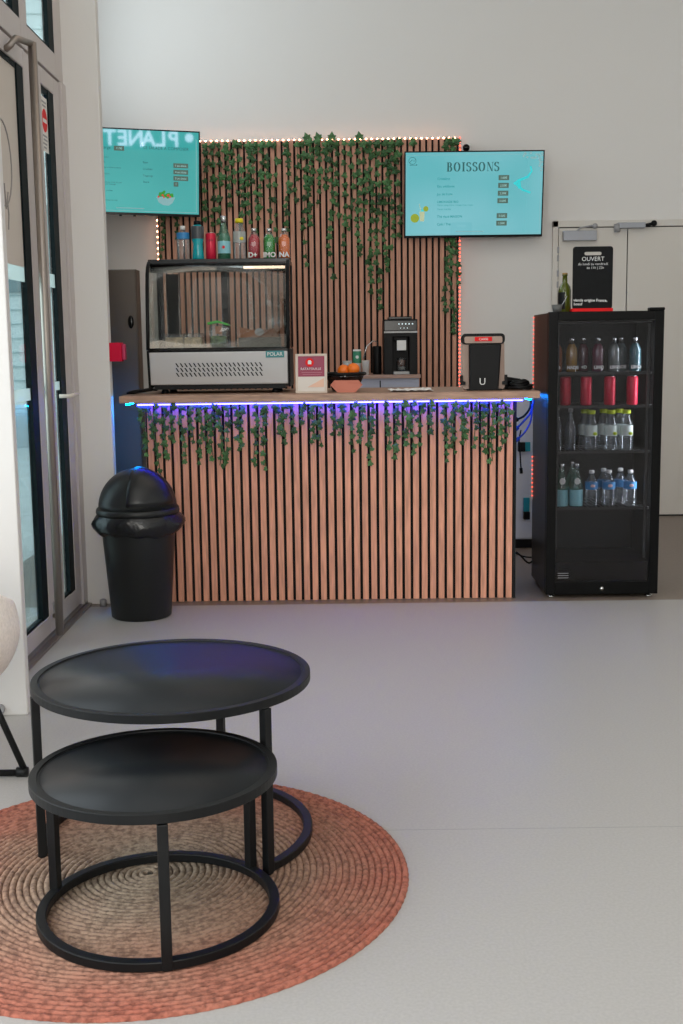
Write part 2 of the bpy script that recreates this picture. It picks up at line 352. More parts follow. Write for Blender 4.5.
# ------------------------------------------------------------------ slatted wood panels
def slats(x0, x1, y, z0, z1, pitch, wood, thick, name, label, cat):
    t = thing(name, label, cat, ((x0 + x1) / 2, y, z0))
    X = lambda v: v - (x0 + x1) / 2
    MB().box(X(x0), X(x1), thick, thick + .012, 0, z1 - z0).build('felt_backing', M_felt, t)
    b = MB(); n = int(round((x1 - x0 - .012) / pitch)); p = (x1 - x0 - .012) / n
    for i in range(n):
        a = x0 + .012 + i * p
        b.box(X(a), X(a + p * .64), 0, thick, 0, z1 - z0)
    b.build('wood_slats', wood, t)
    return t
wp = slats(-1.322, .868, YB - .06, .6, 2.775, .0451, M_oakback, .022, 'slatted_wall_panel', 'tall wood slat panel on the back wall behind the counter', 'wall panel')
# warm LED strips round its edge
def led_strip(label, pts, m, step=.028, tape=M_tape, name='light_strip', r=.0045, normal=(0, -1, 0)):
    t = thing(name, label, 'light strip', pts[0], 0, None); P0 = Vector(pts[0])
    b = MB(); c = MB(); c.smooth = True
    for i in range(len(pts) - 1):
        a, e = Vector(pts[i]) - P0, Vector(pts[i + 1]) - P0; L = (e - a).length; d = (e - a) / L
        b.tube([a, e], .004, 4)
        k = 0
        while k * step < L:
            q = a + d * (k * step); c.sphere(q + Vector(normal) * .004, r, n=4); k += 1
    b.build('tape', tape, t); o = c.build('led_beads', m, t); o['kind'] = 'stuff'
    return t
ys = YB - .035
led_strip('warm white light strip along the top edge of the wall panel', [(-1.32, ys, 2.784), (.87, ys, 2.784)], M_orange, r=.006, step=.04)
led_strip('warm white light strip down the left edge of the wall panel', [(-1.331, ys, 1.75), (-1.331, ys, 2.784)], M_orange, r=.0055, step=.04)
led_strip('salmon light strip down the right edge of the wall panel', [(.878, ys, 2.784), (.878, ys, .9)], M_salmon, r=.0065)

# ------------------------------------------------------------------ counter
CX0, CX1 = -1.005, .886; ZT = 1.073
ct = thing('counter', 'long bar counter with wooden top and vertical wood slat front', 'counter', (-.05, 6.3, 0))
def W(t, mb, name, m, **k):          # geometry given in world coordinates, parented to a thing
    o = mb.build(name, m, None, **k); o.parent = t
    o.matrix_parent_inverse = Matrix.Identity(4)
    M = Matrix.Translation(t.location) @ Matrix.Rotation(t.rotation_euler.z, 4, 'Z')
    o.data.transform(M.inverted()); return o
W(ct, MB().box(-1.122, 1.0, 5.965, 6.72, ZT - .036, ZT), 'worktop', M_top, bevel=.003)
W(ct, MB().box(CX0, CX1, 6.042, 6.055, 0, ZT - .036), 'felt_backing', M_felt)
b = MB(); n = 43; p = (CX1 - CX0 - .012) / n
for i in range(n):
    a = CX0 + .012 + i * p; b.box(a, a + p * .665, 6.02, 6.042, 0.002, ZT - .04)
W(ct, b, 'slatted_front', [M_oak])
W(ct, MB().box(CX1 - .008, CX1 + .004, 6.018, 6.055, 0, ZT - .036), 'end_trim', M_felt)
W(ct, MB().box(CX0 - .004, CX0 + .014, 6.055, 6.68, 0, ZT - .036), 'side_panel', mat('orange_lit_side', (.42, .2, .1), .5))  # left side: orange light on the panel is put into its colour
W(ct, MB().box(CX1 - .03, CX1 - .012, 6.3, 6.68, 0, ZT - .036), 'side_panel', M_white)
W(ct, MB().box(CX0 + .02, CX1 - .04, 6.3, 6.66, .55, .57), 'inner_shelf', M_white)
t = thing('light_strip', 'blue light strip under the front edge of the counter top', 'light strip', (-.07, 5.99, 1.03))
MB().box(-.965, .985, -.008, .008, .0005, .0068).build('tape', M_tape, t)
MB().box(-.965, .985, -.006, .006, -.006, .0005).build('diffuser', M_blue, t)
t = thing('light_strip', 'blue light strip at the left end of the counter beside the pillar', 'light strip', (-1.1, 6.36, 1.03))
MB().box(-.008, .008, -.3, .3, .0005, .0068).build('tape', M_tape, t)
MB().box(-.006, .006, -.3, .3, -.006, .0005).build('diffuser', M_blueside, t)
t = thing('light_strip', 'blue light strip at the right end under the counter top beside the fridge', 'light strip', (.965, 6.36, 1.03))
MB().box(-.008, .008, -.3, .3, .0005, .0068).build('tape', M_tape, t)
MB().box(-.006, .006, -.3, .3, -.006, .0005).build('diffuser', mat('blue_led_right', (.0, .1, .3), .5, emit=(.0, .22, 1.0), estr=45), t)

# ------------------------------------------------------------------ ivy
def leaf_outline():
    pts = [(0, 0), (.28, -.18), (.52, -.02), (.42, .22), (.56, .48), (.28, .55), (0, 1.0), (-.28, .55), (-.56, .48), (-.42, .22), (-.52, -.02), (-.28, -.18)]
    return pts
LP = leaf_outline()
def add_leaf(b, base, size, tilt, roll, yaw):
    M = Matrix.Translation(base) @ Matrix.Rotation(yaw, 4, 'Z') @ Matrix.Rotation(tilt, 4, 'X') @ Matrix.Rotation(roll, 4, 'Y')
    c = b.bm.verts.new(M @ Vector((0, -.10 * size, .34 * size)))
    vs = [b.bm.verts.new(M @ Vector((x * size, (.10 if i % 2 else .0) * size, z * size))) for i, (x, z) in enumerate(LP)]
    F = [b.bm.faces.new((c, vs[i], vs[(i + 1) % len(vs)])) for i in range(len(vs))]
    for f in F: f.material_index = b.mi; f.smooth = False
def ivy(x, z0, z1, y, size, gap, label, grp, over=False):
    t = thing('ivy_strand', label, 'ivy', (x, y, z0), 0, grp)
    L = z0 - z1; n = max(2, int(L / .05)); pts = []; ph = random.random() * 6
    for k in range(n + 1):
        u = k / n; pts.append((.014 * math.sin(ph + u * L * 9) * min(1, u * 4), -.004 - .006 * math.sin(ph * 2 + u * 7) ** 2, -L * u))
    if over: pts = [(0, .03, .012), (0, .01, .016)] + pts
    s = S(); s.tube(pts, .0022, 5); s.build('stem', M_stem, t)
    f = MB(); z = 0.0; k = 0
    while z < L + .01:
        u = min(1, z / L); i = min(n - 1, int(u * n)); base = pts[i + (2 if over else 0)]
        side = 1 if k % 2 else -1
        sz = size * random.uniform(.7, 1.12) * (1 - .25 * u)
        f.mi = 0 if random.random() < .6 else 1
        add_leaf(f, (base[0] + side * random.uniform(.002, .016), base[1] - random.uniform(.008, .022), -z),
                 sz, random.uniform(-.45, .35), PI + side * random.uniform(.2, 1.5), random.uniform(-.6, .6))
        z += gap * random.uniform(.65, 1.35); k += 1
    if over:
        f.mi = 1; add_leaf(f, (random.uniform(-.02, .02), -.012, .006), size, -.2, random.uniform(-.7, .7), 0)
    f.build('leaves', [M_leaf, M_leaf2], t, recalc=False)
    return t
ORD = ['first', 'second', 'third', 'fourth', 'fifth', 'sixth', 'seventh', 'eighth', 'ninth', 'tenth', 'eleventh', 'twelfth', 'thirteenth', 'fourteenth', 'fifteenth', 'sixteenth', 'seventeenth', 'eighteenth', 'nineteenth', 'twentieth']
ORD += ['twenty-' + o for o in ORD[:9]] + ['thirtieth'] + ['thirty-' + o for o in ORD[:9]] + ['fortieth'] + ['forty-' + o for o in ORD[:9]]
# wall strands: photo x, bottom y, leaf gap
WALL = [(205, 218, .045), (212, 232, .05), (219, 244, .045), (227, 212, .04), (234, 196, .05), (240, 236, .045), (248, 224, .04), (254, 252, .045), (261, 205, .045), (268, 232, .045), (275, 240, .055),
        (287, 232, .04), (297, 205, .05), (304, 262, .05), (310, 226, .032), (318, 208, .035), (325, 188, .045), (330, 275, .045), (337, 226, .05), (344, 262, .045), (351, 230, .045), (358, 258, .04), (364, 218, .045), (370, 300, .04), (377, 312, .04),
        (385, 270, .035), (391, 250, .035), (398, 240, .045), (413, 148, .05), (446, 310, .035), (452, 335, .03), (456, 290, .045)]
yw = YB - .066
for i, (px, yb, gp) in enumerate(WALL):
    a = at(px, 142, yw); e = at(px, yb, yw)
    over = i in (14, 15, 17, 21)
    where = 'of those draped down the wooden wall panel' if px < 400 else 'beside or behind the drinks screen'
    nm = ORD[i] if px < 400 else ORD[i - 28]
    ivy(a.x, 2.755 if not over else 2.775, e.z, yw, .058, gp * 1.55, f'{nm} green ivy strand from the left {where}', 'ivy strands on the wall panel', over)
for px, y0, y1 in ((162, 216, 262), (175, 214, 240)):
    a = at(px, y0 - 10, yw); e = at(px, y1, yw)
    ivy(a.x, a.z, e.z, yw, .045, .045, 'short ivy strand under the left screen, ' + ('near the panel edge' if px < 170 else 'above the water bottle with a blue label'), 'ivy strands on the wall panel')
FRONT = [(142, 458), (149, 440), (156, 480), (165, 466), (173, 446), (182, 466), (191, 446), (199, 468), (206, 450), (213, 462), (218, 470), (228, 468), (236, 448), (243, 456), (255, 470), (265, 475), (276, 438), (284, 445), (291, 440),
         (303, 430), (312, 450), (321, 453), (331, 440), (342, 440), (354, 456), (362, 447), (372, 470), (387, 455), (398, 460), (405, 448), (413, 456), (422, 446), (432, 440), (444, 468), (454, 457), (460, 450), (467, 446), (476, 450), (484, 460), (494, 466), (502, 452), (509, 438)]
for i, (px, yb) in enumerate(FRONT):
    a = at(px, 399, 6.012); e = at(px, yb - 5, 6.012)
    ivy(a.x, 1.020, e.z, 6.008, .041, .036, f'{ORD[i]} ivy strand from the left along the lit counter front', 'ivy strands on the counter front')

# ------------------------------------------------------------------ screens
def surface_frame(tl, tr, bl):
    """origin at the top-left, x axis to the right, y axis up, z towards the room"""
    X = (tr - tl).normalized(); Yv = (tl - bl); Yv = (Yv - X * Yv.dot(X)).normalized(); Z = X.cross(Yv)
    return X, Yv, Z
def screen_mat(name, c0, c1, estr):
    m = bpy.data.materials.new(name); m.use_nodes = True; nt = m.node_tree; b_ = nt.nodes['Principled BSDF']
    tc = nt.nodes.new('ShaderNodeTexCoord'); n_ = nt.nodes.new('ShaderNodeTexNoise'); n_.inputs['Scale'].default_value = 1.6; n_.inputs['Detail'].default_value = 1
    r = nt.nodes.new('ShaderNodeValToRGB'); r.color_ramp.elements[0].position = .35; r.color_ramp.elements[1].position = .65
    r.color_ramp.elements[0].color = (*c0, 1); r.color_ramp.elements[1].color = (*c1, 1)
    nt.links.new(tc.outputs['Object'], n_.inputs['Vector']); nt.links.new(n_.outputs['Fac'], r.inputs[0]); nt.links.new(r.outputs[0], b_.inputs['Emission Color'])
    b_.inputs['Emission Strength'].default_value = estr; b_.inputs['Base Color'].default_value = (.01, .01, .01, 1); b_.inputs['Roughness'].default_value = .025; b_.inputs['Specular IOR Level'].default_value = .6
    return m
def make_tv(label, centre, width, height, yaw, tilt, roll, m_screen):
    """yaw>0 turns the screen's face towards +X; tilt>0 tips the face down"""
    t = thing('wall_screen', label, 'screen', centre)
    R = Matrix.Rotation(yaw, 4, 'Z') @ Matrix.Rotation(tilt, 4, 'X') @ Matrix.Rotation(roll, 4, 'Y')
    t.rotation_euler = R.to_euler()
    w2, h2 = width / 2, height / 2
    MB().box(-w2, w2, 0, .028, -h2, h2).build('housing', M_black, t, bevel=.003)
    MB().box(-w2 * .6, w2 * .6, .028, .055, -h2 * .8, h2 * .5).build('back_cover', M_black, t, bevel=.01)
    bz = .009
    b = MB(); b.box(-w2, w2, -.003, 0, h2 - bz, h2); b.box(-w2, w2, -.003, 0, -h2, -h2 + bz * 1.9)
    b.box(-w2, -w2 + bz, -.003, 0, -h2 + bz * 1.9, h2 - bz); b.box(w2 - bz, w2, -.003, 0, -h2 + bz * 1.9, h2 - bz)
    b.build('bezel', M_blackgloss, t)
    d = MB().box(-w2 + bz, w2 - bz, -.0012, .0, -h2 + bz * 1.9, h2 - bz).build('display', m_screen, t)
    MB().box(-.12, .12, .055, .12, -.1, .1).build('wall_bracket', M_darkmetal, t)
    return t, d
def F3(x, z, y=-.0016): return frontal(x, y, z)
ms1 = screen_mat('drinks_menu_screen', (.10, .43, .47), (.18, .50, .56), 1.0)
ms2 = screen_mat('salad_menu_screen', (.035, .33, .32), (.06, .40, .385), 1.0)
tvR, dR = make_tv('bright turquoise drinks menu screen headed BOISSONS', (.967, 8.70, 2.370), 1.0, .60, math.radians(1.5), math.radians(7), math.radians(-.1), ms1)

def pen(b, pts, thick, thin, y=-.0016, d=.0006, closed=False):
    """broad-nib stroke: thick when it runs upright, thin when level"""
    n = len(pts); L = []; R_ = []
    for i in range(n):
        if closed: a, c = pts[i - 1], pts[(i + 1) % n]
        else: a, c = pts[max(0, i - 1)], pts[min(n - 1, i + 1)]
        dx, dz = c[0] - a[0], c[1] - a[1]; l = math.hypot(dx, dz) or 1
        wdt = thin + (thick - thin) * abs(dz / l) ** 1.5
        nx, nz = -dz / l * wdt / 2, dx / l * wdt / 2
        L.append((pts[i][0] + nx, pts[i][1] + nz)); R_.append((pts[i][0] - nx, pts[i][1] - nz))
    for i in range(n if closed else n - 1):
        j = (i + 1) % n
        b.poly([(L[i][0], y, L[i][1]), (L[j][0], y, L[j][1]), (R_[j][0], y, R_[j][1]), (R_[i][0], y, R_[i][1])])
def serif_word(word, x0, z0, h, adv, parent, m):
    b = MB(); T = h * .2; t = h * .05
    def arc(cx, cz, rx, rz, a0, a1, n=14): return [(cx + rx * math.cos(math.radians(a0 + (a1 - a0) * k / n)), cz + rz * math.sin(math.radians(a0 + (a1 - a0) * k / n))) for k in range(n + 1)]
    x = x0
    for ch in word:
        if ch == 'I':
            pen(b, [(x + .18 * h, z0), (x + .18 * h, z0 + h)], T, t)
            for z in (z0 + t / 2, z0 + h - t / 2): pen(b, [(x, z), (x + .36 * h, z)], T, t)
            x += .50 * h
        elif ch == 'O':
            pen(b, arc(x + .36 * h, z0 + h / 2, .29 * h, .48 * h, 0, 360, 28)[:-1], T, t, closed=True); x += .92 * h
        elif ch == 'B':
            pen(b, [(x + .17 * h, z0), (x + .17 * h, z0 + h)], T, t)
            pen(b, [(x, z0 + h - t / 2), (x + .32 * h, z0 + h - t / 2)] + arc(x + .32 * h, z0 + .755 * h, .17 * h, .225 * h, 90, -90) + [(x + .17 * h, z0 + .53 * h)], T * .9, t)
            pen(b, [(x + .17 * h, z0 + .53 * h)] + arc(x + .34 * h, z0 + .275 * h, .2 * h, .25 * h, 90, -90) + [(x, z0 + t / 2)], T, t); x += .82 * h
        elif ch == 'S':
            pts = arc(x + .28 * h, z0 + .73 * h, .2 * h, .25 * h, 25, 200) + arc(x + .28 * h, z0 + .27 * h, .22 * h, .25 * h, 60, -155)
            pen(b, pts, T, t * 1.2); pen(b, [(x + .47 * h, z0 + .72 * h), (x + .47 * h, z0 + .97 * h)], t, t); pen(b, [(x + .07 * h, z0 + .03 * h), (x + .07 * h, z0 + .3 * h)], t, t); x += .71 * h
        elif ch == 'N':
            pen(b, [(x + .12 * h, z0), (x + .12 * h, z0 + h)], t, t); pen(b, [(x + .66 * h, z0), (x + .66 * h, z0 + h)], t, t)
            b.poly([(x + .04 * h, -.0016, z0 + h), (x + .24 * h, -.0016, z0 + h), (x + .69 * h, -.0016, z0), (x + .54 * h, -.0016, z0)])
            for a_, z in ((0, z0 + t / 2), (.0, z0 + h - t / 2), (.54, z0 + h - t / 2)): pen(b, [(x + a_ * h, z), (x + (a_ + .26) * h, z)], t, t)
            x += .86 * h
    return b.build('menu_heading', m, parent, recalc=False)
# coordinates on the right screen: photo px inside the crop -> local metres
def RX(px): return (px - 337.5) / 633 * 1.0        # crop scale, x 18..657
def RZ(py): return -(py - 229) / 380 * .60
serif_word('BOISSONS', RX(212), RZ(128), .0625, 0, tvR, M_ink)
rows = [(158, 'Cristaline', .022), (191, 'Eau pétillante', .022), (225, 'Jus de fruits', .022), (259, 'LIMONADE BIO', .021), (324, 'Thé glacé MAISON', .022), (358, 'Café / Thé', .022)]
for py, s_, z_ in rows: textmesh('menu_line', s_, z_ * 1.05, F3(RX(170), RZ(py + 6)), M_inkteal, tvR, bold=.0004)
textmesh('menu_line', 'Citron, gingembre, orange, fruit rouge', .0165, F3(RX(170), RZ(278)), M_inkteal, tvR)
textmesh('menu_line', 'Citron menthe', .0165, F3(RX(170), RZ(296)), M_inkteal, tvR)
prices = [(157, 472, '1.00€'), (191, 471, '2.50€'), (225, 470, '2.50€'), (258, 469, '3.50€'), (324, 467, '3.50€'), (357, 466, '1.50€')]
for py, px, s_ in prices:
    o = MB().box(RX(px - 24), RX(px + 24), -.0020, -.0014, RZ(py + 11), RZ(py - 11)).build('price_box', M_box, tvR)
    textmesh('price', s_, .021, frontal(RX(px), -.0024, RZ(py + 5)), M_pale, o, 'CENTER')
b = MB(); z0, z1, x0, x1 = RZ(404), RZ(56), RX(30), RX(640)
for a in ((x0, x1, z1 - .001, z1 + .001), (x0, x1, z0 - .001, z0 + .001), (x0 - .001, x0 + .001, z0, z1), (x1 - .001, x1 + .001, z0, z1)): b.box(a[0], a[1], -.0017, -.0013, a[2], a[3])
b.box(RX(255), RX(385), -.0017, -.0013, RZ(394), RZ(391)); b.build('menu_border', M_sgrey, tvR)
# corner flowers, logo, splash, drink with limes
b = MB(); rr = random.Random(3)
for k in range(26):
    if k < 14: cx, cz = RX(rr.uniform(535, 640)), RZ(rr.uniform(50, 74))
    else: cx, cz = RX(rr.uniform(625, 648)), RZ(rr.uniform(50, 130))
    b.poly([(cx + rr.uniform(.5, 1) * .011 * math.cos(a), -.0017, cz + rr.uniform(.5, 1) * .011 * math.sin(a)) for a in [2 * PI * j / 7 for j in range(7)]])
b.build('menu_flowers', M_sgrey, tvR, recalc=False)
b = S(); c = (RX(57), RZ(80))
b.tube([(c[0] + .026 * math.cos(a), -.0018, c[1] + .024 * math.sin(a)) for a in [2 * PI * j / 18 for j in range(18)]], .0014, 4, closed=True)
b.tube([(c[0] - .02, -.0018, c[1] - .012), (c[0], -.0018, c[1] + .008), (c[0] + .012, -.0018, c[1] - .006), (c[0] + .022, -.0018, c[1] + .01)], .0014, 4)
b.tube([(c[0] - .02, -.0018, c[1] - .03), (c[0] + .03, -.0018, c[1] - .03)], .0014, 4); b.sphere((c[0] + .03, -.0018, c[1] - .028), .004, n=4)
b.build('menu_logo', M_ink, tvR)
b = MB(); pen(b, [(RX(518), RZ(185)), (RX(545), RZ(168)), (RX(580), RZ(155)), (RX(598), RZ(130)), (RX(592), RZ(108))], .012, .02)
pen(b, [(RX(525), RZ(183)), (RX(545), RZ(200)), (RX(560), RZ(212)), (RX(595), RZ(224))], .014, .014); pen(b, [(RX(540), RZ(165)), (RX(545), RZ(205))], .022, .01); b.build('menu_splash', M_cyan, tvR, recalc=False)
for cx, cz, r_ in ((69, 331, .031), (119, 290, .019)):
    b = MB(); b.poly([(RX(cx) + r_ * math.cos(2 * PI * j / 20), -.0017, RZ(cz) + r_ * math.sin(2 * PI * j / 20)) for j in range(20)])
    b.build('menu_lime', M_lime, tvR, recalc=False)
b = MB(); b.poly([(RX(90), -.0019, RZ(302)), (RX(114), -.0019, RZ(302)), (RX(111), -.0019, RZ(345)), (RX(93), -.0019, RZ(345))]); b.poly([(RX(88), -.0019, RZ(268)), (RX(90), -.0019, RZ(268)), (RX(98), -.0019, RZ(302)), (RX(95), -.0019, RZ(302))])
b.build('menu_drink', mat('screen_drink', (.3, .3, .2), .6, emit=(.30, .36, .22), estr=1.0), tvR, recalc=False)
b = MB(); b.poly([(RX(92), -.002, RZ(302)), (RX(104), -.002, RZ(290)), (RX(113), -.002, RZ(302))]); b.build('menu_ice', M_cyan, tvR, recalc=False)

# left screen: turned a little to the right, its left end hidden by the pillar
LW, LH = .93, .585
yawL = math.radians(12)
cL = Vector((-.985 - .5 * LW * math.cos(yawL), 8.62 - .5 * LW * math.sin(yawL), 2.531))
tvL, dL = make_tv('turquoise salad menu screen half hidden behind the white pillar', cL, LW, LH, yawL, math.radians(4), math.radians(1.2), ms2)
def LX(px): return .5 * LW - .009 - (612 - px) / 6.21 * .0073     # crop scale x
def LZ(py): return LH / 2 - (py - 100) / 520 * LH
for px, py, s_, z_ in ((285, 225 - 10, 'LE SALADE A COMPOSER', .028), (280, 300, 'Base', .019), (280, 340, 'Crudités', .019), (280, 380, 'Toppings', .019), (280, 417, 'Sauce', .019),
                     (40, 222, 'Large', .028), (20, 247, 'Base', .014), (20, 275, 'Base du jour', .014), (20, 305, 'Crudités', .014), (20, 337, 'Toppings au choix et sauce', .014), (20, 375, 'Sauce maison', .014),
                     (20, 425, 'Ingrédients au choix du jour', .014), (20, 437, 'Supplément fromage', .014), (20, 475, 'Boisson au choix', .014), (20, 505, 'Dessert', .014), (20, 533, 'Menu complet du midi', .014)):
    textmesh('menu_line', s_, z_, F3(LX(px), LZ(py + 4)), M_ink, tvL)
for i, (px, py, w_) in enumerate(((505, 311, 44), (505, 350, 44), (505, 388, 44), (476, 424, 14), (142, 221, 30))):
    o = MB().box(LX(px - w_), LX(px + w_), -.0020, -.0014, LZ(py + 14), LZ(py - 14)).build('price_box', M_box, tvL)
    textmesh('price', ['1 au choix', '4 au choix', '2 au choix', '1', '11.90'][i], .019, frontal(LX(px), -.0024, LZ(py + 6)), M_pale, o, 'CENTER')
b = MB(); b.box(LX(-300), LX(600), -.0017, -.0013, LZ(596), LZ(593)); b.box(LX(596), LX(599), -.0017, -.0013, LZ(596), LZ(150)); b.box(LX(120), LX(285), -.0017, -.0013, LZ(581), LZ(576)); b.build('menu_border', M_sgrey, tvL)
b = MB(); b.poly([(LX(358), -.0017, LZ(505)), (LX(470), -.0017, LZ(505)), (LX(455), -.0017, LZ(540)), (LX(432), -.0017, LZ(556)), (LX(398), -.0017, LZ(554)), (LX(372), -.0017, LZ(538))]); b.build('menu_bowl', M_sgrey, tvL, recalc=False)
for nm, mm, cnt, sz in (('menu_salad', M_sgreen, 26, .013), ('menu_tomatoes', M_sred, 6, .009)):
    b = MB()
    for k in range(cnt):
        a = rr.uniform(0, PI); q = rr.uniform(.2, 1); cx, cz = LX(414 + 48 * q * math.cos(a)), LZ(505 - 34 * q * math.sin(a))
        b.poly([(cx + sz * rr.uniform(.6, 1) * math.cos(2 * PI * j / 6), -.0018 - .0002 * (k % 4) - (.001 if mm == M_sred else 0), cz + sz * rr.uniform(.6, 1) * math.sin(2 * PI * j / 6)) for j in range(6)])
    b.build(nm, mm, tvL, recalc=False)
b = MB()
for px in (145, 228): b.box(LX(px - 8), LX(px + 8), -.002, .012, -LH / 2 - .009, -LH / 2)
b.build('sensor', M_black, tvL)

# the lit shop sign at the front of the room (its reflection shows in the left screen)
t = thing('shop_sign', 'lit white shop sign lettered PLANET on the wall opposite the counter', 'sign', (2.0, -3.97, 2.97))
MB().box(-.98, .98, -.02, .0, -.06, .34).build('sign_board', mat('sign_board', (.05, .3, .33), .6, emit=(.0, .25, .28), estr=.6), t)
M_sign = mat('sign_letter', (.8, .8, .85), .5, emit=(.72, .74, 1.0), estr=11)
for k, ch in enumerate('PLANET'):
    Mx = Matrix(((-1, 0, 0, .50 - k * .226), (0, 0, 1, .006), (0, 1, 0, .0), (0, 0, 0, 1)))
    textmesh('sign_letter', ch, .36, Mx, M_sign, t, 'CENTER', ext=.004, bold=.008)
b = MB(); b.prism([(.78 + .075 * math.cos(2 * PI * k / 20), .002, .15 + .075 * math.sin(2 * PI * k / 20)) for k in range(20)], (0, .006, 0)); b.build('sign_dot', M_sign, t)

# small camera on the wall beside the right screen
p = at(466, 148, 8.80); t = thing('security_camera', 'small white dome camera on the wall above the drinks screen', 'camera', p)
MB().box(-.035, .035, -.0, .06, -.03, .03).build('mount', M_white, t, bevel=.006)
S().sphere((0, -.012, 0), .026).build('lens_dome', M_blackgloss, t)

# ------------------------------------------------------------------ display case on the counter
p = at(150, 385, 6.15); q = at(290.5, 385, 6.15)
DX0, DX1 = p.x - .012, q.x; DY = 6.15; DW = DX1 - DX0
dc = thing('display_case', 'black and steel refrigerated display case with curved glass on the counter', 'display case', ((DX0 + DX1) / 2, DY, ZT))
hw = DW / 2; dc.scale = (1, 1, 1.024)
def prof(off=0):  # y, z of the curved front, from panel top to the roof
    return [(0.0 + off, .222), (.012 + off, .33), (.026 + off, .44), (.042 + off, .54), (.058 + off, .60), (.082 + off, .638 - off * .4), (.115 + off, .66 - off * .8), (.16, .668 - off)]
def outline(): return [(.03, .03), (.012, .05), (0, .215)] + prof()[0:] + [(.42, .672), (.44, .66), (.44, .03)]
for sx in (-1, 1):      # side frames: black rim bands with a glass pane inside
    o = outline(); b = MB()
    rim = [(y, z) for y, z in o]; cy, cz = .22, .38
    inner = [(y + (.02 if y < .2 else -.02) * (1 if not (.1 < y < .42) else 0), z + (-.02 if z > .6 else 0)) for y, z in rim]
    x = sx * (hw - .008)
    s = S(); s.tube([(x, y, z) for y, z in prof()] + [(x, .42, .668), (x, .432, .66), (x, .432, .23)], .0095, 8); s.build('side_rail', M_black, dc)
    MB().prism([(sx * (hw - .004), y, z) for y, z in prof(.004) + [(.43, .66), (.43, .222)]], (-sx * .004, 0, 0)).build('side_glass', M_case, dc)
b = MB(); pr_ = prof(.004)
b.smooth = True
L_ = [b.bm.verts.new((-hw + .012, y, z)) for y, z in pr_]; R_ = [b.bm.verts.new((hw - .012, y, z)) for y, z in pr_]
b._fin([b.bm.faces.new((L_[i], R_[i], R_[i + 1], L_[i + 1])) for i in range(len(pr_) - 1)])
o = b.build('front_glass', M_case, dc); sm = o.modifiers.new('t', 'SOLIDIFY'); sm.thickness = .004
b = MB(); b.box(-hw, hw, .14, .44, .655, .68); b.build('roof', mat('roof_glass', (.035, .038, .04), .2, spec=.3), dc, bevel=.003)
b = MB(); b.box(-hw + .01, hw - .01, .15, .19, .615, .655); b.box(-hw + .01, hw - .01, .11, .14, .645, .66); b.build('lamp_housing', M_blackgloss, dc, bevel=.004)
b = S(); b.tube([(hw * .36, .10, .632), (hw - .022, .10, .632)], .007, 8); b.build('lamp_tube', mat('warm_tube', (.9, .8, .7), .4, emit=(1, .72, .52), estr=2.2), dc)
b = MB(); b.box(-hw + .005, hw - .005, .008, .03, .208, .232); b.build('sill', M_blackgloss, dc, bevel=.003)
# steel body with slanting vents
b = MB(); b.prism([(-hw + .012, .0, .21), (-hw + .012, .44, .21), (-hw + .012, .44, .045), (-hw + .012, .028, .045)], (DW - .024, 0, 0)); b.build('steel_body', mat('case_steel', (.55, .55, .55), .42, .55), dc, bevel=.004)
MB().prism([(-hw, .0, .22), (-hw, .44, .22), (-hw, .44, .03), (-hw, .03, .03)], (.012, 0, 0)).build('side_panel', M_black, dc)
MB().prism([(hw - .012, .0, .22), (hw - .012, .44, .22), (hw - .012, .44, .03), (hw - .012, .03, .03)], (.012, 0, 0)).build('side_panel', M_black, dc)
b = MB()
for row in range(3):
    for k in range(20):
        x = -.225 + k * .0228; z = .155 - row * .024; yy = .0275 * (.21 - z) / .165 - .0015
        b.prism([(x, yy, z), (x + .007, yy, z), (x + .019, yy + .004, z - .020), (x + .012, yy + .004, z - .020)], (0, .003, 0))
b.build('vent_grille', M_gasket, dc)
o = MB().box(hw - .125, hw - .03, -.002, .006, .178, .212).build('brand_plate', mat('teal_plate', (.01, .19, .2), .4), dc)
textmesh('brand_lettering', 'POLAR', .026, frontal(hw - .078, -.0028, .187), M_chalk, o, 'CENTER')
b = MB(); b.box(-hw + .03, hw - .03, .03, .43, .022, .05); b.build('base', M_black, dc)
for sx in (-1, 1):
    for y in (.07, .38): S().lathe([(.02, 0), (.02, .012), (.014, .024)], (sx * (hw - .08), y, 0), 12).build('foot', M_black, dc)
b = MB(); b.box(-.018, .018, .425, .44, .23, .66); b.box(-hw + .01, hw - .01, .425, .44, .635, .66); b.box(-hw + .01, -hw + .035, .425, .44, .23, .66); b.box(hw - .035, hw - .01, .425, .44, .23, .66); b.box(-hw + .06, -hw + .12, .40, .425, .23, .62)
b.build('back_frame', M_blackgloss, dc)
MB().box(-hw + .03, hw - .03, .43, .434, .23, .64).build('sliding_glass', M_case, dc)
MB().box(-hw + .02, hw - .02, .03, .42, .22, .232).build('deck', mat('dark_deck', (.02, .02, .02), .6, spec=.2), dc)
DZ = ZT + .232 * 1.024
# food inside
bx = mat('sandwich_bread', (.62, .45, .28), .8, noise=.4, nscale=40)
for i, (px, lab) in enumerate(((176, 'clear box of sandwiches at the left end inside the display case'), (194, 'clear box of sandwiches beside the green-lidded tub in the display case'))):
    p = at(px, 343, 6.3); t = thing('sandwich_box', lab, 'food box', (p.x, 6.3, DZ), 0, 'sandwich boxes in the display case')
    MB().box(-.046, .046, -.06, .06, .002, .055).build('sandwich', bx, t, bevel=.01)
    MB().box(-.05, .05, -.065, .065, 0, .075).build('plastic_shell', M_clear, t, bevel=.008)
p = at(218.5, 345, 6.26); t = thing('salad_tub', 'clear salad tub with a bright green lid in the display case', 'food tub', (p.x, 6.28, DZ))
MB().box(-.04, .04, -.04, .04, .002, .06).build('salad', mat('salad', (.10, .16, .03), .7, noise=.6, nscale=60), t, bevel=.01)
MB().box(-.012, .02, -.046, -.041, .07, .11).build('sticker', mat('brown_sticker', (.3, .12, .06), .6), t)
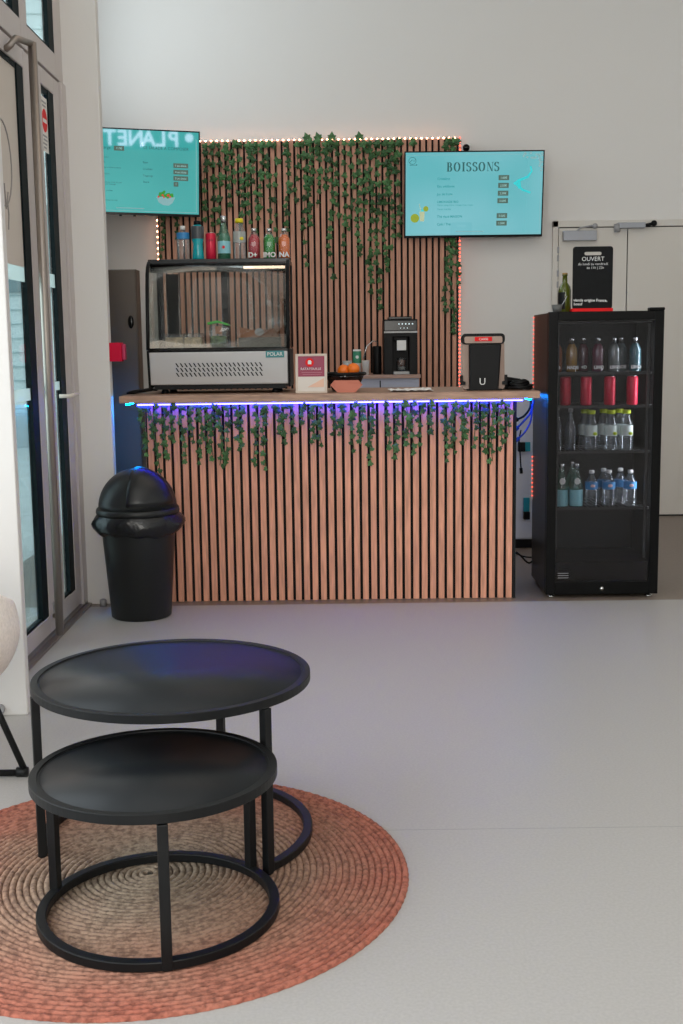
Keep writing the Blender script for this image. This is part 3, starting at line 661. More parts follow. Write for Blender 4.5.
MB().box(-.045, .045, -.045, .045, 0, .115).build('tub', M_clear, t, bevel=.008)
MB().prism([(-.052, -.05, .118), (.0, -.05, .128), (.055, -.05, .112), (.055, -.05, .122), (.0, -.05, .139), (-.052, -.05, .13)], (0, .1, 0)).build('lid', mat('green_lid', (.03, .42, .02), .4), t)
p = at(260, 338, 6.35); t = thing('snack_crate', 'small brown cardboard tray of bars on the right in the display case', 'tray', (p.x, 6.35, DZ + .0))
MB().box(-.11, .11, -.05, .05, 0, .05).build('stand', mat('grey_stand', (.12, .12, .11), .6), t)
b = MB(); b.prism([(-.1, -.04, .05), (.1, -.04, .05), (.105, -.04, .105), (.04, -.04, .09), (-.04, -.04, .09), (-.105, -.04, .105)], (0, .08, 0)); b.build('cardboard_tray', mat('brown_card', (.28, .11, .05), .7), t)
MB().prism([(.025 * math.cos(2 * PI * k / 16), -.042, .078 + .02 * math.sin(2 * PI * k / 16)) for k in range(16)], (0, .001, 0)).build('round_label', M_grey, t)

# ------------------------------------------------------------------ bottles
def bottle(label, loc, r, h, body, capm, prof_kind='soft', lab=None, text=None, cap_h=.02, group=None, liq=None, liq_h=.6, name='bottle', cat='bottle', caphi=1.0):
    t = thing(name, label, cat, loc, 0, group)
    if prof_kind == 'soft': pr = [(r * .8, 0), (r, .006), (r, h * .60), (r * .93, h * .68), (r * .6, h * .80), (r * .38, h * .87), (r * .36, h - cap_h)]
    elif prof_kind == 'neck': pr = [(r * .85, 0), (r, .006), (r, h * .5), (r * .8, h * .62), (r * .45, h * .75), (r * .33, h * .9), (r * .33, h - cap_h)]
    elif prof_kind == 'sport': pr = [(r * .9, 0), (r, .008), (r * .82, h * .3), (r * .8, h * .42), (r, h * .55), (r, h * .74), (r * .82, h * .86), (r * .6, h * .9), (r * .6, h - cap_h)]
    elif prof_kind == 'square': pr = [(r * .9, 0), (r, .006), (r, h * .52), (r * .96, h * .62), (r * .62, h * .82), (r * .55, h * .87), (r * .55, h - cap_h)]
    S().lathe(pr, n=20).build('bottle_body', body, t)
    if liq: S().lathe([(r * .75, .003), (r * .95, .008)] + [(a * .95, z) for a, z in pr[2:] if z < h * liq_h] + [(r * .5, h * liq_h)], n=18).build('drink', liq, t)
    cr = r * .42 if prof_kind in ('soft', 'neck') else r * .66
    cr *= caphi
    S().lathe([(cr, h - cap_h), (cr, h - .003), (cr * .85, h)], n=16).build('cap', capm, t)
    if lab:
        z0, z1, lm = lab
        o = S().lathe([(r * 1.015, h * z0), (r * 1.02, h * z0 + .001), (r * 1.02, h * z1 - .001), (r * 1.015, h * z1)], n=24, cap=False).build('wrap_label', lm, t)
    if text:
        s_, size, z, tm, dx = text
        textmesh('bottle_lettering', s_, size, frontal(dx, -r * 1.0 - .001, h * z), tm, t, 'CENTER', ext=.001, bold=.0012)
    return t
L_blue = mat('blue_label', (.03, .22, .5), .5); L_pale = mat('pale_blue_label', (.25, .55, .62), .5); L_white = mat('white_label', (.7, .7, .68), .5)
BZ = ZT + .68 * 1.024; BY = 6.38
def on_case(px, py_top):
    return at(px, 262, BY).x, at(px, py_top, BY).z - BZ
x, h = on_case(183.7, 226)
b1 = bottle('small clear water bottle with a blue label on the display case', (x, BY, BZ), .033, h, M_clear, M_white, 'soft', (.62, .80, L_blue))
S().lathe([(.012, 0), (.012, .002)], (0, -.034, h * .66), 12)
x, h = on_case(198.4, 221)
bottle('dark-topped sports bottle of turquoise drink on the display case', (x, BY, BZ), .033, h, liquid('turquoise_drink', (.0, .36, .42)), M_black, 'sport', (.54, .86, mat('smoke_label', (.06, .07, .08), .4)), cap_h=.03, caphi=.9)
x, h = on_case(211.3, 233)
t = thing('drink_can', 'slim crimson can on the display case', 'can', (x, BY, BZ))
S().lathe([(.022, 0), (.0275, .006), (.0275, h - .01), (.024, h - .002)], n=20).build('can_body', M_can, t)
S().lathe([(.024, h - .002), (.024, h), (.02, h - .001)], n=20).build('can_lid', M_silver, t)
textmesh('can_lettering', 'cola', .02, frontal(0, -.029, h * .68), mat('dark_red_ink', (.2, .0, .02), .5), t, 'CENTER')
x, h = on_case(224.5, 216)
t = bottle('green glass sparkling water bottle with a silver cap on the display case', (x, BY, BZ), .034, h, M_greenglass, M_silver, 'neck', (.14, .42, L_pale), cap_h=.035, liq=liquid('green_tint', (.12, .32, .24)), liq_h=.6)
b = MB(); b.prism([(.012 * (1 if k % 2 else .45) * math.cos(2 * PI * k / 10), -.0365, h * .28 + .012 * (1 if k % 2 else .45) * math.sin(2 * PI * k / 10)) for k in range(10)], (0, .001, 0)); b.build('star_emblem', M_red, t)
x, h = on_case(240, 218.5)
t = bottle('clear lemon water bottle with a yellow cap on the display case', (x, BY, BZ), .033, h, M_clear, mat('yellow_cap', (.72, .6, .01), .4), 'square', (.42, .68, glassmat('lemon_label', (.9, .92, .9), .05, .2, .5, (.75, .78, .76))), cap_h=.022)
S().sphere((.014, -.034, h * .5), .011, 1, .3, .8, n=6).build('lemon_print', mat('lemon_yellow', (.75, .6, .02), .5), t)
for px, col, nm, tx, dx, wd in ((254.5, (.55, .01, .03), 'red', 'D+', -.006, 'wide white letters'), (269.7, (.015, .30, .03), 'green', 'IMO', .002, 'wide white letters'), (284.5, (.85, .17, .005), 'orange', 'NA', 0, '')):
    x, h = on_case(px, 228.5)
    t = bottle(f'small bottle of {nm} lemonade with white lettering on the display case', (x, BY, BZ), .0325, h, M_clear, M_silver, 'soft', None, (tx, .036, .06, M_chalk, dx), cap_h=.018, group='lemonade bottles on the display case', liq=liquid(nm + '_lemonade', col), liq_h=.80)
    MB().box(-.011, .011, -.0345, -.0325, h * .42, h * .55).build('small_emblem', mat('faint_print_' + nm, tuple(min(1, v * .6 + .25) for v in col), .5), t)

# ------------------------------------------------------------------ counter-top things
# framed card
p = at(297, 392.5, 6.09); q = at(326, 354, 6.09); wf = q.x - p.x; hf = .2
t = thing('picture_frame', 'small pale wood frame with a burgundy card standing on the counter', 'frame', ((p.x + q.x) / 2 - .002, 6.09, ZT), math.radians(-3)); t.rotation_euler = (math.radians(-5), 0, math.radians(-3))
w2 = .081; b = MB(); e = .010
b.box(-w2, w2, 0, .014, 0, e); b.box(-w2, w2, 0, .014, hf - e, hf); b.box(-w2, -w2 + e, 0, .014, e, hf - e); b.box(w2 - e, w2, 0, .014, e, hf - e)
b.build('frame_border', mat('pale_wood', (.66, .56, .47), .5), t, bevel=.001)
MB().box(-w2 + e, w2 - e, .006, .010, e, hf - e).build('card', M_ivory, t)
c = MB().box(-w2 + e + .003, w2 - e - .003, .004, .006, hf * .42, hf - e - .002).build('burgundy_header', M_burg, t)
b = MB(); b.prism([(-.008 + .022 * math.cos(2 * PI * k / 24), .003, hf * .78 + .022 * math.sin(2 * PI * k / 24)) for k in range(24)], (0, .001, 0)); o = b.build('round_emblem', M_red, c)
b = MB(); b.prism([(-.008 + x_, .0015, hf * .78 + z_) for x_, z_ in ((-.009, -.009), (.009, -.009), (.009, .002), (.012, .002), (.004, .011), (-.006, .011), (-.009, .006))], (0, .001, 0)); b.build('emblem_mark', M_chalk, o)
textmesh('card_lettering', 'RATATOUILLE', .0165, frontal(-.002, .0035, hf * .59), M_chalk, c, 'CENTER')
b = MB(); b.box(-.05, .055, .003, .0038, hf * .52, hf * .53); b.box(-.045, .05, .003, .0038, hf * .47, hf * .48); b.build('card_small_print', mat('pink_print', (.5, .2, .25), .6), c)
MB().prism([(-w2 * .25, .0045, .03), (w2 - e - .006, .0045, .03), (w2 - e - .006, .0045, hf * .38)], (0, .001, 0)).build('painted_reflection', mat('peach_reflection', (.8, .5, .36), .5), t)  # peach reflection on the card, drawn as a coloured triangle
# bowl
p = at(345, 391, 6.2)
t = thing('fruit_bowl', 'black wire bowl holding oranges behind a terracotta tray', 'bowl', (p.x, 6.24, ZT))
S().lathe([(.05, 0), (.065, .004), (.095, .07), (.105, .095), (.101, .095), (.09, .07), (.06, .01), (.0001, .008)], n=28).build('bowl_body', glassmat('smoked_bowl', (.3, .25, .25), .1, .1, .55, (.03, .02, .02)), t)
s = S(); s.tube([(.106 * math.cos(2 * PI * k / 32), .106 * math.sin(2 * PI * k / 32), .092) for k in range(32)], .0085, 8, closed=True); s.build('rim', M_black, t)
for (dx, dy, dz, lb) in ((-.005, .02, .108, 'orange on the left of the pair on top of the black bowl'), (.045, .005, .116, 'orange on the right of the pair on top of the black bowl'), (-.045, .03, .06, 'orange lying low on the left inside the black bowl'), (.03, -.025, .055, 'orange lying low in the middle inside the black bowl')):
    o = thing('orange', lb, 'fruit', (p.x + dx, 6.24 + dy, ZT + dz), 0, 'oranges in the bowl')
    S().sphere((0, 0, 0), .034, 1, 1, .93, n=10).build('peel', mat('orange_peel', (.85, .18, .01), .45, bump=.15, nscale=150), o)
    S().lathe([(.004, .03), (.003, .034)], n=8).build('stalk', M_leaf, o)
p = at(346.5, 391.5, 6.1)
t = thing('paper_tray', 'faceted terracotta paper tray in front of the fruit bowl', 'tray', (p.x, 6.11, ZT))
o_ = [(-.046, 0), (.046, 0), (.083, .038), (.062, .062), (-.062, .062), (-.083, .038)]
b = MB(); b.prism([(x_, -.012 * (z_ < .03), z_) for x_, z_ in o_], (0, .006, 0)); b.build('front_panel', M_terra, t)
b = MB(); b.prism([(-.046, 0, 0), (.046, 0, 0), (.046, .02, 0), (-.046, .02, 0)], (0, 0, .01)); b.build('tray_base', M_terra, t)
# paper cloth
p = at(390, 391, 6.1); q = at(432, 387, 6.1)
t = thing('paper_napkin', 'crumpled white paper napkin lying flat on the counter', 'napkin', ((p.x + q.x) / 2, 6.16, ZT + .001))
b = MB(); N = 12
V = [[b.bm.verts.new((-.11 + .22 * i / N + .006 * math.sin(j * 2.1), -.11 + .2 * j / N, .004 + .007 * abs(math.sin(i * 1.3 + j * .9)) + .004 * math.sin(i * 3.1 * j))) for i in range(N + 1)] for j in range(N + 1)]
b._fin([b.bm.faces.new((V[j][i], V[j][i + 1], V[j + 1][i + 1], V[j + 1][i])) for j in range(N) for i in range(N)])
o = b.build('napkin_sheet', mat('paper_white', (.72, .7, .68), .8), t); s_ = o.modifiers.new('t', 'SOLIDIFY'); s_.thickness = .001
# payment terminal seen from behind
p = at(484.5, 390, 6.12)
t = thing('till_tablet', 'black till tablet seen from behind with a red sticker on the counter', 'till', (p.x, 6.14, ZT)); 
def tl(mb, name, m, par=None, **k):
    o = mb.build(name, m, par or t, **k); o.data.transform(Matrix.Rotation(math.radians(-9), 4, 'X')); return o
ol = rbox_outline(.22, .285, .016)
tl(MB().prism([(x_, 0.012, z_ + .150) for x_, z_ in ol], (0, .018, 0)), 'tablet', mat('tan_tablet', (.36, .25, .2), .5))
ol = rbox_outline(.225, .054, .02)
o = tl(MB().prism([(x_, -.002, z_ + .268) for x_, z_ in ol], (0, .035, 0)), 'top_bumper', M_black)
tl(MB().prism([(x_, -.006, z_ + .262) for x_, z_ in rbox_outline(.196, .034, .008)], (0, .004, 0)), 'tan_inset', MATS['tan_tablet'])
st = tl(MB().box(-.045, .045, -.0085, -.006, .254, .276), 'red_sticker', M_red)
textmesh('sticker_lettering', 'CAISSE', .016, Matrix.Rotation(math.radians(-9), 4, 'X') @ frontal(0, -.009, .259), M_chalk, st, 'CENTER')
for sx in (-1, 1): tl(MB().prism([(sx * .095, -.002, .03), (sx * .118, -.002, .03), (sx * .122, -.002, .045), (sx * .122, -.002, .08), (sx * .108, -.002, .08), (sx * .108, -.002, .05), (sx * .095, -.002, .045)], (0, .03, 0)), 'corner_bumper', M_black)
b = MB(); b.prism([(-.078, -.03, .0), (.072, -.03, 0), (.086, -.03, .238), (-.08, -.03, .238)], (0, .04, 0)); b.build('stand', M_black, t, bevel=.008)
MB().box(-.09, .09, -.035, .1, 0, .008).build('base_plate', M_black, t, bevel=.003)
textmesh('stand_mark', 'U', .05, frontal(-.012, -.0312, .03), M_chalk, t, 'CENTER')
# black things to the right of it
p = at(514, 390, 6.15)
t = thing('card_reader', 'black card reader lying beside the till tablet on the counter', 'card reader', (p.x - .01, 6.22, ZT), math.radians(12))
MB().prism([(-.06, -.04, 0), (.06, -.04, 0), (.05, -.04, .055), (-.03, -.04, .068), (-.06, -.04, .05)], (0, .09, 0)).build('reader_body', M_black, t, bevel=.008)
MB().box(-.03, .03, -.0425, -.04, .02, .045).build('reader_screen', M_blackgloss, t)
t = thing('cable_pile', 'coiled black cable heaped at the right end of the counter top', 'cable', (p.x + .03, 6.12, ZT + .008))
s = S()
for k in range(4):
    s.tube([((.058 - .006 * k) * math.cos(a) + .008 * math.sin(k * 2), (.04 - .004 * k) * math.sin(a), .004 + .0095 * k + .004 * math.sin(a * 2 + k)) for a in [2 * PI * j / 22 for j in range(22)]], .0065, 7, closed=True)
s.tube([(.0, .02, .02), (.03, .03, .04), (.01, -.02, .042), (-.04, .0, .03)], .008, 7); s.build('cable_coil', M_black, t)
# hose / small things left of the case
p = at(144, 392, 6.15); t = thing('cable_pile', 'short bundle of black cable at the left end of the counter top', 'cable', (p.x, 6.2, ZT + .006))
s = S(); s.tube([(-.1, 0, .0), (-.06, .01, .004), (-.02, -.01, .012), (.03, .0, .02), (.05, .05, .014)], .007, 7); s.tube([(-.09, .03, .0), (-.03, .03, .01), (.03, .03, .018)], .010, 7); s.build('cable', M_black, t)

# ------------------------------------------------------------------ back shelf with coffee machine
SY = 8.2
p = at(340, 391, SY); q = at(420.5, 375, SY); zS = at(400, 374.5, SY).z
t = thing('back_shelf', 'low white cabinet with a thin wooden top behind the counter', 'cabinet', ((p.x + q.x) / 2, SY, 0)); hw2 = (q.x - p.x) / 2
b = MB(); b.box(-hw2 + .01, hw2 - .01, .0, .5, 0, zS - .025); b.build('cabinet_body', mat('bluish_white', (.42, .44, .55), .5), t)
MB().box(-hw2, hw2, -.02, .52, zS - .025, zS).build('cabinet_top', mat('rose_wood_top', (.4, .25, .2), .5), t)
b = MB(); b.box(-.004, .004, -.003, 0, .05, zS - .04); b.build('door_gap', M_gasket, t)
p = at(384, 373, SY); q = at(417.5, 319, SY)
w2 = (q.x - p.x) / 2; hm = q.z - zS
t = thing('coffee_machine', 'black automatic coffee machine on the back shelf', 'coffee machine', ((p.x + q.x) / 2, SY, zS))
b = MB(); b.box(-w2, w2, .0, .3, hm * .68, hm); b.box(-w2, w2, .12, .3, .0, hm * .68); b.box(-w2, -w2 * .45, .0, .12, .0, hm * .7); b.box(w2 * .5, w2, .0, .12, 0, hm * .7); b.build('machine_body', M_black, t, bevel=.004)
MB().box(-w2 * .7, w2 * .7, .05, .25, hm, hm + .02).build('bean_lid', M_blackgloss, t, bevel=.006)
MB().box(-w2, w2, -.004, .002, hm * .755, hm * .785).build('silver_trim', mat('satin_trim', (.25, .25, .25), .4, .6), t)
o = MB().box(-w2 * .94, w2 * .94, -.004, .001, hm * .80, hm * .97).build('control_panel', M_blackgloss, t)
b = MB()
for k in range(5): b.prism([(-w2 * .1 + k * w2 * .2 + .005 * math.cos(2 * PI * j / 10), -.006, hm * .915 + .005 * math.sin(2 * PI * j / 10)) for j in range(10)], (0, .001, 0))
for k in range(3): b.prism([(-w2 * .0 + k * w2 * .2 + .003 * math.cos(2 * PI * j / 8), -.006, hm * .84 + .003 * math.sin(2 * PI * j / 8)) for j in range(8)], (0, .001, 0))
b.build('panel_icons', mat('icon_light', (.5, .6, .6), .5, emit=(.6, .75, .8), estr=.8), o)
MB().box(-w2 * .42, w2 * .42, .02, .1, hm * .62, hm * .72).build('spout', M_black, t, bevel=.004)
o = MB().box(-w2 * .22, w2 * .32, -.004, .003, hm * .44, hm * .62).build('white_label', M_white, t)
MB().box(-w2 * .45, w2 * .5, -.02, .12, 0, .022).build('drip_tray', MATS['satin_trim'], t, bevel=.003)
t2 = thing('coffee_glass', 'glass of layered coffee under the spout of the coffee machine', 'glass', (t.location.x + w2 * .06, SY + .05, zS + .023))
S().lathe([(.028, 0), (.036, .09), (.034, .09), (.027, .004), (.0001, .004)], n=20).build('glass_body', M_clear, t2)
S().lathe([(.025, .03), (.0315, .075), (.0001, .075)], n=20).build('coffee', mat('coffee_brown', (.28, .10, .06), .4), t2)
S().lathe([(.024, .006), (.0262, .03), (.0001, .03)], n=20).build('milk_layer', M_ivory, t2)
p = at(377.7, 373, SY); q = at(377.7, 346, SY)
t = thing('milk_container', 'tall black milk container beside the coffee machine', 'container', (p.x, SY + .1, zS))
S().lathe([(.03, 0), (.032, .01), (.032, q.z - zS - .01), (.028, q.z - zS)], n=20).build('container_body', M_black, t)
s = S(); hh = q.z - zS; s.tube([(-.0, 0, hh - .005), (-.0, 0, hh + .03), (-.03, -.01, hh + .035), (-.07, -.03, hh + .0), (-.1, -.05, hh - .09)], .004, 7); s.build('milk_hose', M_silver, t)
S().lathe([(.006, 0), (.006, .001)], n=8)
for px, w_, yt, lab in ((347.5, 9, 361, 'white paper cup behind the oranges on the back cabinet'), (366, 7.5, 360.5, 'white paper cup beside the black milk container')):
    p = at(px, 373, SY); q = at(px, yt, SY); hc = q.z - zS
    t = thing('paper_cup', lab, 'cup', (p.x, SY + .05, zS), 0, 'paper cups on the back shelf'); r = w_ / 2 / 142
    S().lathe([(r * .8, 0), (r, hc - .004), (r * 1.05, hc), (r * .95, hc), (r * .76, .004), (.0001, .004)], n=20).build('cup_body', M_white, t)
    S().lathe([(r * 1.07, hc - .006), (r * 1.07, hc)], n=20, cap=False).build('rolled_rim', M_ivory, t)
p = at(357.5, 373, SY); q = at(357.5, 349.5, SY); hc = q.z - zS
t = thing('cup_tower', 'green and white stacked paper cups behind the oranges', 'cup stack', (p.x, SY + .12, zS))
S().lathe([(.024, 0), (.03, hc * .45), (.03, hc * .5), (.028, hc), (.0001, hc)], n=20).build('lower_cups', M_white, t)
S().lathe([(.0305, hc * .46), (.0295, hc * .93)], n=20, cap=False).build('green_sleeve', mat('cup_green', (.05, .28, .16), .5), t)
b = MB(); b.prism([(.011 * math.cos(2 * PI * k / 16), -.0325, hc * .7 + .011 * math.sin(2 * PI * k / 16)) for k in range(16)], (0, .001, 0)); b.build('round_emblem', M_white, t)

# ------------------------------------------------------------------ dark tall cabinet behind the pillar and the red call point
p = at(135.5, 269, 6.9); q = at(140, 388, 6.9)
t = thing('tall_cabinet', 'dark brown tall cabinet standing behind the white pillar', 'cabinet', (-1.50, 6.9, 0)); x1 = p.x + 1.50
MB().box(-.02, x1, .02, .14, 0, p.z).build('cabinet_body', M_cab, t, bevel=.004)
MB().box(-.018, x1 - .004, .0, .018, .02, p.z - .006).build('cabinet_door', M_cab, t, bevel=.002)
o = at(131, 322, 6.9); s = S(); s.sphere((o.x + 1.50, -.006, o.z), .017, 1, .4, 2.2, n=10); s.build('lock_handle', M_blackgloss, t)
p = at(117, 352, 6.12)
t = thing('call_point', 'crimson fire alarm call point fixed to the side of the pillar', 'alarm', (-1.168, 6.028, p.z))
MB().box(0, .062, -.03, .03, -.047, .047).build('call_point_box', M_crimson, t, bevel=.003)
MB().box(.062, .078, -.02, .02, -.04, .04).build('call_point_cover', mat('pink_cover', (.45, .02, .09), .3), t, bevel=.004)

# ------------------------------------------------------------------ rubbish bin
BXc = at(142, 600, 5.74).x
t = thing('rubbish_bin', 'black dome-lidded rubbish bin beside the counter', 'bin', (BXc, 5.72, 0)); t.scale = (1, 1, 1.055)
S().lathe([(.138, 0), (.146, .006), (.182, .46), (.188, .475), (.18, .475), (.14, .02), (.0001, .02)], n=48).build('bin_body', M_bin, t)
s = S(); s.lathe([(.2, .488), (.203, .5), (.2, .512), (.192, .52)] + [(.190 * math.cos(a), .515 + .182 * math.sin(a)) for a in [PI / 2 * k / 12 for k in range(0, 12)]] + [(.004, .697)], n=48); s.build('dome_lid', M_bin, t)
# swing flap: a raised patch of the dome
b = S(); a0, a1 = math.radians(-97), math.radians(-15); R = .1925; V = []
for j in range(13):
    el = math.radians(6 + 84 * j / 12)
    V.append([b.bm.verts.new((R * math.cos(el) * math.cos(a0 + (a1 - a0) * i / 12), R * math.cos(el) * math.sin(a0 + (a1 - a0) * i / 12), .517 + .184 * math.sin(el))) for i in range(13)])
b._fin([b.bm.faces.new((V[j][i], V[j][i + 1], V[j + 1][i + 1], V[j + 1][i])) for j in range(12) for i in range(12)])
o = b.build('swing_flap', mat('flap_plastic', (.010, .011, .012), .3, spec=.4), t); sm = o.modifiers.new('t', 'SOLIDIFY'); sm.thickness = .004; sm.offset = 1
b = S(); rb = random.Random(5); N = 64; V = []
for j in range(9):
    u = j / 8
    row = []
    for i in range(N):
        a = 2 * PI * i / N
        r = .188 + .022 * math.sin(PI * u) ** .7 + .0045 * math.sin(a * 7 + u * 6) * math.sin(PI * u) + .003 * math.sin(a * 19 + u * 14) * math.sin(PI * u)
        r += .02 * (max(0, math.cos(a)) ** 6) * math.sin(PI * u) + .012 * (max(0, -math.cos(a)) ** 6) * math.sin(PI * u)
        z = .495 - .10 * u + .006 * math.sin(a * 3 + 1) * u + .004 * math.sin(a * 11 + 2) * u
        if j == 8: r = .182
        row.append(b.bm.verts.new((r * math.cos(a), r * math.sin(a), z)))
    V.append(row)
b._fin([b.bm.faces.new((V[j][i], V[j][(i + 1) % N], V[j + 1][(i + 1) % N], V[j + 1][i])) for j in range(8) for i in range(N)])
b.build('bin_bag', M_bag, t)

# ------------------------------------------------------------------ fridge
fx0, fx1 = 1.045, 1.622; fy = 5.99; fz = 1.462; fd = .50
fr = thing('drinks_fridge', 'tall black drinks fridge with a glass door beside the counter', 'fridge', ((fx0 + fx1) / 2, fy, 0), math.radians(-.5)); w2 = (fx1 - fx0) / 2
M_fb = mat('fridge_black', (.003, .003, .003), .35, spec=.12); M_side = mat('fridge_side', (.010, .0075, .007), .3, spec=.14)
b = MB(); z0 = .022; T = .03
b.box(-w2, -w2 + T, .045, fd, z0, fz); b.box(w2 - T, w2, .045, fd, z0, fz); b.box(-w2 + T, w2 - T, .045, fd, fz - .05, fz); b.box(-w2 + T, w2 - T, .045, fd, z0, z0 + .16); b.box(-w2 + T, w2 - T, fd - .03, fd, z0 + .16, fz - .05)
b.build('cabinet_shell', M_side, fr, bevel=.003)
MB().box(-w2 + T, w2 - T, fd - .034, fd - .031, z0 + .16, fz - .05).build('inner_liner', mat('dark_liner', (.013, .013, .0135), .6, spec=.2), fr)
b = MB(); dz1 = fz + .004; fwid = .047
b.box(-w2, -w2 + fwid, 0, .042, .02, dz1); b.box(w2 - fwid, w2, 0, .042, .02, dz1); b.box(-w2 + fwid, w2 - fwid, 0, .042, dz1 - .045, dz1); b.box(-w2 + fwid, w2 - fwid, 0, .042, .02, .085); b.build('door_frame', M_fb, fr, bevel=.003)
MB().box(-w2 + fwid, w2 - fwid, .010, .014, .085, dz1 - .045).build('door_glass', M_fridgeglass, fr)
MB().box(w2 - .075, w2 + .002, -.004, .05, dz1 - .0, dz1 + .016).build('hinge_cover', M_fb, fr, bevel=.005)
s = S(); s.smooth = True; s.prism([(.009 * math.cos(2 * PI * k / 16), -.004, .05 + .009 * math.sin(2 * PI * k / 16)) for k in range(16)], (0, .006, 0)); s.build('lock', M_chrome, fr)
for sx in (-1, 1):
    for y in (.05, fd - .05): S().lathe([(.02, 0), (.02, .007), (.012, .01), (.012, .022)], (sx * (w2 - .035), y, 0), 14).build('foot', M_chrome, fr)
b = MB()
for z in (.105, .117, .129): b.box(-w2 + fwid + .015, -w2 + fwid + .07, .0085, .0095, z, z + .003)
b.build('glass_marking', M_grey, fr)
b = MB(); b.box(w2 - .07, w2 - .055, .05, .06, .2, fz - .06); b.box(-w2 + .05, -w2 + .062, .05, .06, .2, fz - .06); b.build('shelf_rail', mat('dark_rail', (.03, .03, .03), .5), fr)
def shelfz(py): return at(600, py, fy + .12).z
SH = [shelfz(372), shelfz(405), shelfz(450), shelfz(506)]
for z in SH:
    s = MB()
    for k in range(22): x_ = -w2 + .04 + k * (2 * w2 - .08) / 21; s.box(x_ - .0012, x_ + .0012, .07, fd - .05, z - .004, z - .001)
    for y_ in (.07, .2, .35, fd - .05): s.box(-w2 + .035, w2 - .035, y_ - .002, y_ + .002, z - .008, z - .003)
    s.box(-w2 + .035, w2 - .035, .066, .070, z - .012, z + .001)
    s.build('wire_shelf', mat('dark_wire', (.05, .05, .05), .4, .5), fr)
lf = bpy.data.lights.new('fridge_fill_light', 'AREA'); lf.shape = 'RECTANGLE'; lf.size = .03; lf.size_y = 1.1; lf.energy = 2.6; lf.color = (.9, .95, 1)  # added fill inside the unlit fridge so its contents show
lo = bpy.data.objects.new('fridge_fill_light', lf); COL.objects.link(lo); lo.location = (fx1 - .036, fy + .075, .82); lo.rotation_euler = Matrix(((0, 0, 1), (-1, 0, 0), (0, -1, 0))).to_euler()
# contents: built one of a kind, then copied
def inx(px, Y): return at(px, 400, Y).x
fyA = fy + .12
def fh(py, z): return at(600, py, fyA).z - z
row1 = [(556, (.35, .08, .01), 'amber'), (571, (.42, .20, .01), 'golden yellow'), (584, (.12, .01, .03), 'dark red'), (597, (.16, .01, .045), 'raspberry'), (613, (.16, .17, .16), 'colourless'), (622, (.10, .14, .14), 'pale grey'), (634, (.02, .13, .15), 'blue green')]
for i, (px, col, nm) in enumerate(row1):
    z = SH[0]; h = fh(337.5, z)
    bottle(f'{nm} soft drink bottle on the top shelf inside the fridge', (inx(px, fyA + (.03 if i in (2, 5) else 0)), fyA + (.075 if i in (2, 5) else 0), z), .031, h, M_clear, M_silver, 'soft', None, (['EO', 'NADE', '+D', 'LIMO', 'LIMO', 'ADE', 'LIMO'][i], .022, .10, M_chalk, 0), cap_h=.018, group='soft drink bottles in the fridge', liq=liquid('drink_' + nm.replace(' ', '_'), col), liq_h=.82)
for i, px in enumerate((566, 586, 609.5, 632)):
    z = SH[1]; h = fh(376, z)
    t = thing('drink_can', ['shaded slim red can nearest the left edge inside the fridge', 'slim red can, second from the left inside the fridge', 'slim red can, third from the left inside the fridge', 'slim red can nearest the right edge inside the fridge'][i], 'can', (inx(px, fyA), fyA + (.02 if i == 0 else 0), z), 0, 'red cans in the fridge')
    S().lathe([(.024, 0), (.029, .006), (.029, h - .012), (.025, h - .002)], n=20).build('can_body', M_can, t)
    S().lathe([(.025, h - .002), (.025, h), (.021, h - .001)], n=20).build('can_lid', M_silver, t)
ycap = mat('lime_cap', (.5, .62, .01), .4); wl = mat('mint_label', (.62, .7, .66), .5)
for i, (px, dy) in enumerate(((591.6, 0), (611.4, 0), (627, 0), (585, .09), (604, .09), (620, .09))):
    z = SH[2]; h = fh(410, z)
    lab = ['left', 'middle', 'right'][i % 3]
    t = bottle(f'{lab} lime-capped lemon water bottle in the {"back" if dy else "front"} row on the third fridge shelf', (inx(px, fyA + dy), fyA + dy, z), .0325, h, M_clear, ycap, 'square', (.36, .62, wl), cap_h=.02, group='lime-capped bottles in the fridge')
    if not dy: S().sphere((.014, -.034, h * .42), .011, 1, .3, .8, n=6).build('lime_print', ycap, t); 
for i, px in enumerate((557, 571)):
    z = SH[2]; h = fh(405 + i * 3, z)
    bottle(['smoky clear bottle at the far left of the third fridge shelf', 'smoky clear bottle beside the lime-capped ones on the third fridge shelf'][i], (inx(px, fyA), fyA, z), .03, h, glassmat('smoky%d' % i, (.5, .55, .6), .15, .05, .15, (.2, .25, .3)), M_grey, 'neck', None, cap_h=.02, group='smoky bottles in the fridge')
for i, (px, dy) in enumerate(((562.5, 0), (577.5, 0), (573, .1))):
    z = SH[3]; h = fh(463, z)
    t = bottle(['green glass water bottle at the left of the lowest filled fridge shelf', 'green glass water bottle beside the small plastic ones on the lowest filled fridge shelf', 'green glass water bottle standing behind the front pair in the fridge'][i], (inx(px, fyA + dy), fyA + dy, z), .034, h, M_greenglass, M_silver, 'neck', (.02, .40, L_pale), cap_h=.022, group='green glass water bottles in the fridge')
    if not dy: b = MB(); b.prism([(.015 * math.cos(2 * PI * k / 16), -.032, h * .6 + .017 * math.sin(2 * PI * k / 16)) for k in range(16)], (0, .002, 0)); b.build('neck_label', L_white, t)
